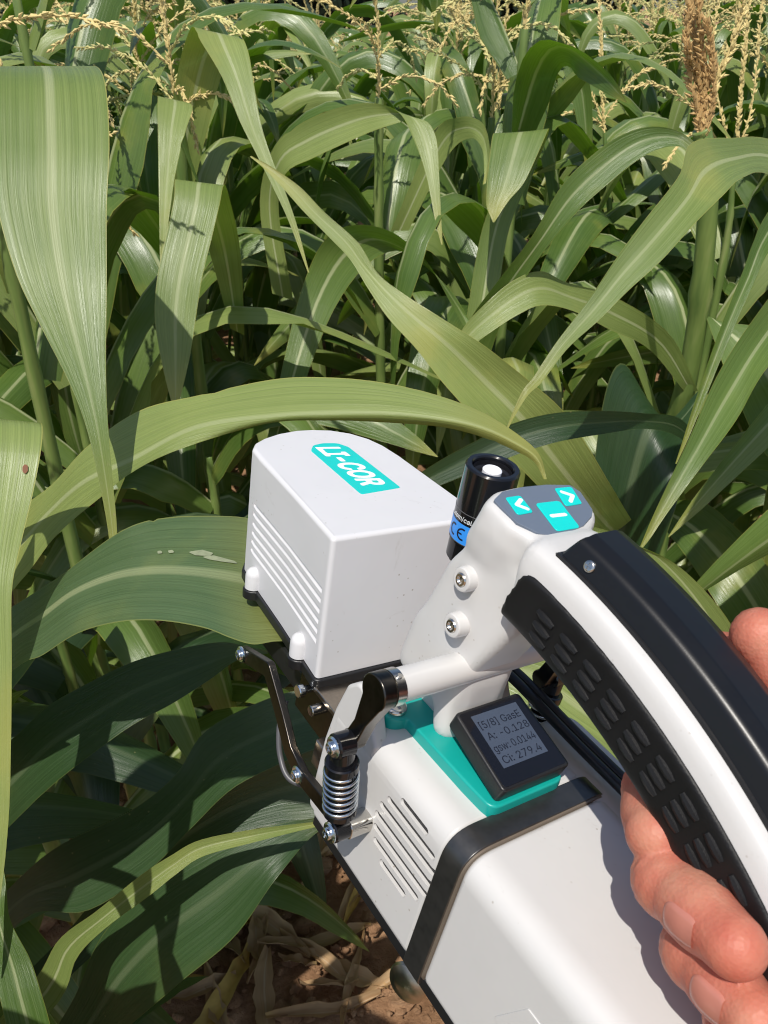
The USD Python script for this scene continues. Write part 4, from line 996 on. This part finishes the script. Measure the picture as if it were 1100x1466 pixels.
leaf_part(p4, hero_leaf([E2((1310, 240), (1330, 300), .90), E2((1190, 310), (1200, 420), .80), E2((1100, 428), (1104, 520), .725, .71), E2((1034, 525), (1056, 600), .70, .69), E2((986, 630), (1008, 664), .685, .68), E2((939, 730), (957, 733), .675), E2((921, 772), (932, 770), .672), E2((914, 790), (916, 790), .67)], 50, wave=.01, seed=23, sag=.26), 'leaf_green')
rr = np.random.default_rng(44)
for z, az, L in ((.5, .4, .6), (.75, 5.0, .62), (1.0, 1.0, .65), (1.3, .3, .7)):
    leaf_part(p4, gen_leaf(rr, (sx, sy, z), az, L, .088, 1.15, 1.9, .45, .09, twist=.3), 'leaf_green')

# plant behind the key pad: sturdy stalk with the thick brown tassel, and its leaves
p5 = thing('corn_plant', 'corn plant with thick stalk and dense brown tassel at the upper right', 'corn plant')
S5 = [at(905, 900, 1.75), at(935, 720, 1.50), at(985, 540, 1.32), at(1012, 330, 1.18), at(1008, 205, 1.13), at(1003, 185, 1.12)]
S5[0][2] = -.03
part(p5, 'stalk', stalk_mesh(S5, (.0185, .0115), 7), 'stalk_green', smooth=True)
rr = np.random.default_rng(45)
tt = part(p5, 'tassel', spike(rr, [at(1006, 200, 1.12), at(1001, 120, 1.11), at(994, 40, 1.09), at(980, -60, 1.07)], 300, .0125, hang=.6), 'straw_brown', smooth=False)
for q in ([(1006, 200), (1022, 140), (1020, 80), (1012, 30)], [(1004, 190), (992, 130), (984, 70), (986, 10)], [(1004, 180), (1012, 120), (1004, 60), (1000, 0)], [(1004, 190), (1030, 110), (1056, 40), (1070, -30)], [(1002, 170), (1000, 110), (990, 90), (985, 70)]):
    part(tt, 'tassel_branch', spike(rr, [at(x, y, 1.12 - .02 * k) for k, (x, y) in enumerate(q)], 130, .0115, hang=.7), 'straw_brown' if q[-1][0] < 1050 else 'straw', smooth=False)
leaf_part(p5, hero_leaf([E2((900, 800), (935, 790), 1.45), E2((840, 765), (905, 745), 1.22, 1.25), E2((765, 690), (872, 690), 1.08, 1.12), E2((690, 612), (815, 600), 1.02, 1.05), E2((640, 555), (757, 545), 1.0, 1.02), E2((595, 498), (690, 492), .99), E2((556, 455), (628, 452), .99), E2((528, 414), (578, 420), .995), E2((503, 373), (541, 391), 1.0),
    E2((476, 344), (512, 346), 1.0), E2((436, 304), (466, 305), 1.0), E2((404, 268), (430, 268), 1.0), E2((378, 241), (391, 240), 1.0), E2((358, 224), (360, 223), 1.0)], 70, wave=.028, seed=31, sag=.10), 'leaf_pale', 'diagonal leaf yellowing along its lower half')
leaf_part(p5, hero_leaf([E2((1010, 640), (1005, 660), 1.25), E2((975, 600), (972, 626), 1.05), E2((925, 592), (925, 614), .93), E2((860, 588), (860, 622), .87), E2((795, 591), (802, 632), .84), E2((735, 606), (748, 648), .83), E2((680, 632), (698, 668), .83), E2((622, 664), (638, 692), .84), E2((570, 700), (580, 716), .86), E2((530, 740), (533, 742), .88)], 46, wave=.012, seed=32, sag=.2), 'leaf_deep')
leaf_part(p5, hero_leaf([E2((980, 560), (1000, 560), 1.32), E2((930, 500), (960, 480), 1.24), E2((870, 470), (880, 425), 1.16), E2((819, 445), (812, 404), 1.10), E2((776, 437), (776, 388), 1.07), E2((743, 450), (736, 401), 1.06), E2((705, 474), (696, 434), 1.06), E2((672, 500), (660, 475), 1.07), E2((640, 540), (636, 535), 1.08)], 44, wave=.02, seed=33, sag=.1), 'leaf_pale')
for st, m, sd in (
    ([E2((1000, 560), (1015, 560), 1.32), E2((950, 600), (990, 610), 1.26), E2((890, 520), (975, 700), 1.2), E2((860, 600), (950, 780), 1.22), E2((850, 720), (920, 860), 1.26), E2((860, 850), (890, 900), 1.3)], 'leaf_deep', 34),
    ([E2((1010, 450), (1030, 460), 1.25), E2((1050, 560), (1130, 480), 1.2), E2((1090, 640), (1180, 560), 1.2), E2((1160, 720), (1220, 650), 1.22)], 'leaf_green', 35),
    ([E2((930, 730), (950, 720), 1.5), E2((985, 800), (1010, 720), 1.42), E2((1030, 870), (1085, 790), 1.36), E2((1090, 960), (1130, 880), 1.36), E2((1150, 1060), (1170, 1020), 1.38)], 'leaf_green', 36)):
    leaf_part(p5, hero_leaf(st, 40, wave=.02, seed=sd, sag=.1), m)

# middle plants behind the head, with the leaves that hang in folds
p6 = thing('corn_plant', 'corn plant left of centre with pale leaves folded over and hanging in straps', 'corn plant')
part(p6, 'stalk', stalk_mesh([(-.36, 1.52, -.03), (-.36, 1.5, .6), (-.35, 1.47, 1.2), (-.33, 1.45, 1.58)], (.0150, .008), 9), 'stalk_green', smooth=True)
leaf_part(p6, hero_leaf([E2((235, 330), (262, 335), 1.45), E2((240, 200), (290, 215), 1.34), E2((255, 100), (315, 115), 1.26), E2((268, 52), (336, 66), 1.21), E2((277, 39), (346, 54), 1.18), E2((288, 60), (356, 76), 1.165), E2((318, 110), (364, 122), 1.155), E2((343, 172), (374, 178), 1.15), E2((368, 222), (389, 225), 1.147), E2((392, 270), (407, 270), 1.145), E2((414, 318), (424, 318), 1.145), E2((441, 390), (443, 390), 1.145)], 56, wave=.012, seed=51, sag=.14), 'leaf_pale')
leaf_part(p6, hero_leaf([E2((300, 300), (310, 330), 1.40), E2((250, 190), (270, 215), 1.28), E2((228, 146), (268, 152), 1.20), E2((226, 140), (276, 155), 1.17), E2((226, 185), (265, 190), 1.15), E2((227, 250), (252, 245), 1.145), E2((228, 310), (243, 305), 1.14), E2((229, 365), (237, 360), 1.14), E2((231, 400), (233, 400), 1.14)], 40, wave=.01, seed=52, sag=.15), 'leaf_pale')
leaf_part(p6, hero_leaf([E2((330, 470), (350, 480), 1.42), E2((300, 360), (345, 365), 1.30), E2((272, 285), (330, 290), 1.17), E2((252, 256), (321, 265), 1.12), E2((249, 285), (314, 295), 1.10), E2((236, 345), (302, 345), 1.095), E2((225, 400), (290, 395), 1.09), E2((222, 455), (281, 450), 1.09), E2((230, 510), (273, 505), 1.09), E2((240, 555), (263, 550), 1.09), E2((250, 590), (253, 590), 1.09)], 50, wave=.012, seed=53, sag=.12), 'leaf_pale')
rr = np.random.default_rng(46)
add_tassel(p6, rr, (-.33, 1.45, 1.58), nb=6, size=.85)
for z, az, L in ((.5, .6, .65), (.7, 3.6, .65), (.95, 5.6, .7), (1.2, 2.4, .7)):
    leaf_part(p6, gen_leaf(rr, (-.355, 1.48, z), az, L, .092, 1.15, 1.9, .45, .09, twist=.3), 'leaf_green')

p7 = thing('corn_plant', 'corn plant at the centre with a dark leaf arching over to a pale hanging end', 'corn plant')
part(p7, 'stalk', stalk_mesh([(.00, 1.78, -.03), (.0, 1.76, .6), (-.01, 1.73, 1.2), (-.01, 1.72, 1.60)], (.0150, .008), 9), 'stalk_green', smooth=True)
leaf_part(p7, hero_leaf([E2((390, 420), (420, 430), 1.62), E2((372, 290), (400, 310), 1.55), E2((392, 212), (408, 250), 1.48), E2((432, 176), (450, 225), 1.44), E2((493, 152), (514, 196), 1.40), E2((540, 148), (556, 180), 1.37), E2((572, 162), (603, 170), 1.35), E2((592, 198), (624, 195), 1.34), E2((610, 250), (629, 252), 1.335), E2((623, 314), (632, 314), 1.33), E2((632, 350), (634, 350), 1.33)], 50, wave=.015, seed=54, sag=.14), 'leaf_pale')
leaf_part(p7, hero_leaf([E2((660, 520), (690, 515), 1.42), E2((672, 430), (712, 425), 1.40), E2((690, 330), (730, 325), 1.38), E2((718, 250), (768, 235), 1.35), E2((712, 205), (784, 196), 1.31), E2((706, 193), (785, 187), 1.28), E2((700, 235), (768, 225), 1.265), E2((697, 272), (750, 262), 1.26), E2((697, 295), (728, 288), 1.26), E2((706, 318), (708, 318), 1.26)], 50, wave=.012, seed=55, sag=.12), 'leaf_pale')
leaf_part(p7, hero_leaf([E2((640, 540), (690, 545), 1.20), E2((672, 460), (715, 470), 1.14), E2((715, 400), (742, 415), 1.08), E2((762, 338), (785, 352), 1.03), E2((805, 265), (828, 302), 1.0), E2((850, 220), (872, 262), .985), E2((890, 193), (915, 228), .975), E2((930, 181), (948, 212), .97), E2((968, 186), (975, 210), .965), E2((996, 205), (990, 222), .962), E2((1030, 240), (1025, 245), .96)], 50, wave=.015, seed=56, sag=.16), 'leaf_green')
leaf_part(p7, hero_leaf([E2((560, 330), (585, 330), 1.60), E2((620, 195), (640, 225), 1.5), E2((655, 168), (672, 198), 1.45), E2((690, 175), (690, 212), 1.42), E2((702, 215), (694, 245), 1.40), E2((696, 262), (692, 264), 1.39)], 36, wave=.015, seed=57, sag=.12), 'leaf_pale', 'short leaf with a yellow end')
leaf_part(p7, hero_leaf([E2((380, 640), (400, 650), 1.5), E2((430, 420), (480, 440), 1.5), E2((480, 330), (560, 360), 1.45), E2((560, 330), (640, 410), 1.40), E2((610, 380), (690, 480), 1.36), E2((660, 460), (715, 540), 1.35), E2((710, 560), (735, 580), 1.36)], 44, wave=.02, seed=58, sag=.1), 'leaf_green')
rr = np.random.default_rng(47)
add_tassel(p7, rr, (-.01, 1.72, 1.60), nb=5, size=.72)
for z, az, L in ((.5, 1.6, .65), (.7, 4.6, .65), (.95, .3, .7), (1.15, 3.4, .7), (1.3, 1.3, .7)):
    leaf_part(p7, gen_leaf(rr, (0, 1.74, z), az, L, .092, 1.15, 1.9, .45, .09, twist=.3), 'leaf_green')

# two plants at the upper right whose slender golden tassels stand clear of the leaves
for k, (B, S, br, lb) in enumerate([((880, 330, 2.05), [(866, 190, 1.95), (862, 110, 1.92), (860, 40, 1.9), (856, -60, 1.88)], [[(868, 185), (840, 120), (800, 75), (770, 60)], [(866, 170), (900, 120), (925, 100), (950, 95)], [(866, 180), (830, 160), (790, 170), (750, 190)]], 'corn plant with a slender upright golden tassel right of centre'),
        ((1046, 330, 1.62), [(1052, 240, 1.56), (1060, 150, 1.53), (1068, 60, 1.5), (1078, -60, 1.48)], [[(1052, 236), (1030, 150), (1020, 70), (1030, -10)], [(1052, 230), (1075, 160), (1085, 80), (1092, 0)], [(1050, 240), (1010, 190), (980, 200), (950, 240)], [(1050, 240), (1000, 160), (940, 120), (890, 130)]], 'corn plant with long golden tassel branches at the upper right corner')]):
    t = thing('corn_plant', lb, 'corn plant'); r = np.random.default_rng(780 + k)
    b = at(*B); top = at(*S[0])
    part(t, 'stalk', stalk_mesh([(b[0], b[1], -.03), (b[0], b[1], .6), (b[0], b[1], b[2] - .1), tuple(top)], (.0145, .0045), 8), 'stalk_green', smooth=True)
    tt = part(t, 'tassel', spike(r, [at(*q) for q in S], 210, .0115, hang=.4), 'straw', smooth=False)
    for q in br: part(tt, 'tassel_branch', spike(r, [at(x, y, S[0][2] - .02 * i) for i, (x, y) in enumerate(q)], 84, .0108, hang=.7), ('straw', 'straw_green')[len(q) % 2], smooth=False)
    for z in np.linspace(.3, b[2] - .05, 8):
        for _ in range(30):
            g = gen_leaf(r, (b[0], b[1], z), r.uniform(0, 6.28), r.uniform(.6, .8), .095, r.uniform(.95, 1.25), r.uniform(1.4, 2.2), r.uniform(.35, .55), .1, twist=r.normal(0, .35))
            if clear_of_view(g[0]): leaf_part(t, g, ['leaf_green', 'leaf_pale'][int(r.integers(2))]); break

# plant under and behind the grip, yellow-green leaves with a strong midrib
p8 = thing('corn_plant', 'sunlit corn plant behind and below the grip with yellow-green leaves', 'corn plant')
part(p8, 'stalk', stalk_mesh([(.40, .72, -.03), (.40, .72, .4), (.40, .72, .8), (.39, .71, 1.0)], (.0140, .008), 8), 'stalk_green', smooth=True)
leaf_part(p8, hero_leaf([E2((1060, 1020), (1090, 1000), .66), E2((1010, 920), (1050, 900), .62), E2((962, 838), (992, 828), .60), E2((905, 778), (935, 790), .59), E2((848, 754), (862, 772), .59), E2((800, 760), (806, 772), .60), E2((760, 790), (762, 792), .61)], 40, wave=.012, seed=61, sag=.12), 'leaf_pale')
leaf_part(p8, hero_leaf([E2((1100, 1200), (1060, 1280), .64), E2((1010, 1090), (950, 1190), .62), E2((930, 1010), (860, 1110), .60), E2((850, 950), (790, 1060), .595), E2((780, 920), (740, 1010), .60), E2((700, 930), (690, 980), .61), E2((640, 960), (640, 965), .62)], 40, wave=.012, seed=62, sag=.10), 'leaf_pale')
for z, az, L in ((.35, .6, .6), (.55, 5.6, .62), (.75, 1.4, .65), (.9, .2, .6), (.98, 2.6, .45)):
    leaf_part(p8, gen_leaf(rr, (.40, .72, z), az, L, .088, 1.05, 1.9, .45, .09, twist=.3), 'leaf_green')

# ------------------------------------------------------------------ the far field and the dark trees beyond
def far_field():
    pi = UsdGeom.PointInstancer.Define(stage, '/World/far_corn'); prim = pi.GetPrim()
    tag(prim, 'far rows of corn reading as one pale green and straw mass', 'corn', kind='stuff')
    rels = []; r = np.random.default_rng(77)
    for k in range(5):
        x = UsdGeom.Xform.Define(stage, f'/World/far_corn/kind_of_plant_{k:03d}' if k else '/World/far_corn/kind_of_plant')
        corn_parts(x.GetPrim(), np.random.default_rng(300 + k), height=1.42, n_leaf=8, low=2, tassel=k < 3)
        rels.append(x.GetPath())
    P, I_, Q, S = [], [], [], []
    y = 6.45
    while y < 12.0:
        step = .24
        for x in np.arange(-.62 * y - 1, .62 * y + 1, .76):
            P.append(Gf.Vec3f(float(x + r.normal(0, .06)), float(y + r.normal(0, .1)), 0)); I_.append(int(r.integers(5)))
            a = r.uniform(0, math.pi); Q.append(Gf.Quath(float(math.cos(a)), 0, 0, float(math.sin(a)))); s = float(r.uniform(.86, .94)); S.append(Gf.Vec3f(s, s, s))
        y += step
    pi.CreatePositionsAttr(P); pi.CreateProtoIndicesAttr(I_); pi.CreateOrientationsAttr(Q); pi.CreateScalesAttr(S)
    pi.CreatePrototypesRel().SetTargets(rels)
far_field()
def tree(x, y, h, w, seed, label):
    r = np.random.default_rng(seed)
    t = thing('tree', label, 'tree', loc=(x, y, 0), group=None)
    limbs = [tube([(0, 0, -.2), (.1, 0, h * .3), (-.1, .1, h * .6), (0, 0, h * .85)], [.35, .28, .18, .06], 9, 14)]
    for k in range(7):
        a = k * 2.4; z = h * (.3 + .07 * k); L = w * .4
        limbs.append(tube([(0, 0, z), (math.cos(a) * L * .5, math.sin(a) * L * .5, z + L * .3), (math.cos(a) * L, math.sin(a) * L, z + L * .5)], [.14, .09, .03], 6, 8))
    part(t, 'trunk', join(*limbs), 'bark')
    n = 6500
    cent = r.normal(0, 1, (26, 3)); cent /= np.linalg.norm(cent, axis=1, keepdims=True)
    cent = cent * [w * .36, w * .36, h * .36] * r.uniform(.4, 1, (26, 1)) + [0, 0, h * .5]
    p = cent[r.integers(26, size=n)] + r.normal(0, 1, (n, 3)) * [w * .09, w * .09, h * .055]
    p[:, 2] = np.abs(p[:, 2] - .3) + .3
    u = r.normal(0, 1, (n, 3)); u /= np.linalg.norm(u, axis=1, keepdims=True); v = np.cross(u, r.normal(0, 1, (n, 3))); v /= np.linalg.norm(v, axis=1, keepdims=True)
    s = r.uniform(.07, .17, (n, 1))
    V = np.stack([p - u * s, p + v * s * .6, p + u * s, p - v * s * .6], 1).reshape(-1, 3); i = np.arange(n) * 4
    part(t, 'crown', (V, np.vstack([np.c_[i, i + 1, i + 2], np.c_[i, i + 2, i + 3]])), 'dark_foliage', smooth=False)
for k, (x, y, h, w, lb) in enumerate([(-1.2, 18, 6.0, 6.2, 'dark tree beyond the field left of the middle of the skyline'), (3.6, 19, 5.5, 5.8, 'broad dark tree beyond the field right of the middle'), (8.2, 18, 6.5, 6.4, 'dark tree beyond the field at the upper right'),
        (-6.0, 19, 6.0, 6.2, 'dark tree beyond the field at the upper left'), (-10.8, 18.5, 6.2, 6.4, 'leftmost dark tree beyond the field'), (12.6, 19.5, 6.0, 6.2, 'rightmost dark tree beyond the field')]):
    tree(x, y, h, w, 500 + k, lb)

# ------------------------------------------------------------------ clods on the soil
def clods():
    r = np.random.default_rng(66); ico = trimesh.creation.icosphere(1, 1.0); V, F, k = [], [], 0
    for q in range(1100):
        px, py = r.uniform(0, 620), r.uniform(880, 1466)
        d = at(px, py, 1.0) - [0, 0, EYE]; c = np.array([0, 0, EYE]) + d * (EYE / -d[2])
        s = r.gamma(1.3, .0042) + .0025; v = ico.vertices * (1 + 1.3 * (meshkit.noise(ico.vertices * 1.9 + q * 7.3)[:, None] - .5)) * s * [1, r.uniform(.7, 1.2), r.uniform(.5, .8)]
        V.append(v + c + [0, 0, r.uniform(-.01, .02)]); F.append(ico.faces + k); k += len(v)
    tag(part(None, 'soil_clods', (np.vstack(V), np.vstack(F)), 'soil', smooth=40), 'loose brown clods strewn over the soil under the plants', 'soil', kind='stuff')
clods()

# ------------------------------------------------------------------ dry leaves lying on the soil
def dry_leaf(x, y, a, L, W, seed, m):
    r = np.random.default_rng(seed); n = 12
    s = np.linspace(0, 1, n); C = np.c_[s * L - L / 2, .03 * L * np.sin(s * 5 + r.uniform(0, 6)), .022 + .014 * np.abs(np.sin(s * r.uniform(3, 6) + r.uniform(0, 3)))]
    w = W * np.sin(np.pi * np.clip(s * .92 + .05, 0, 1)) ** .8 * r.uniform(.7, 1.15, n)
    sd = np.c_[-.1 * np.ones(n), np.ones(n), r.normal(0, .12, n)]
    P, Q, uv = grid_leaf(C + sd * w[:, None] / 2, C - [0, 0, .008], C - sd * w[:, None] / 2 + [0, 0, .01], .15, seed, 7)
    c, sn = math.cos(a), math.sin(a)
    P = np.c_[P[:, 0] * c - P[:, 1] * sn + x, P[:, 0] * sn + P[:, 1] * c + y, P[:, 2]]
    o = part(None, 'dry_leaf', (P, Q), m, smooth=True, uv=uv)
    tag(o, 'withered tan leaf fragment lying on the brown soil under the corn', 'dry leaf', 'withered leaves on the soil')
r = np.random.default_rng(88)
for k in range(84):
    px, py = r.uniform(60, 580), r.uniform(1010, 1460)
    g0, g1 = at(px, py, 1.0), np.array([0, 0, EYE]); d = g0 - g1; t_ = EYE / -d[2]; q = g1 + d * t_
    dry_leaf(q[0], q[1], r.uniform(0, 6.28), r.uniform(.08, .26), r.uniform(.022, .05), 900 + k, 'leaf_dry' if k % 4 else 'dry_yellow')
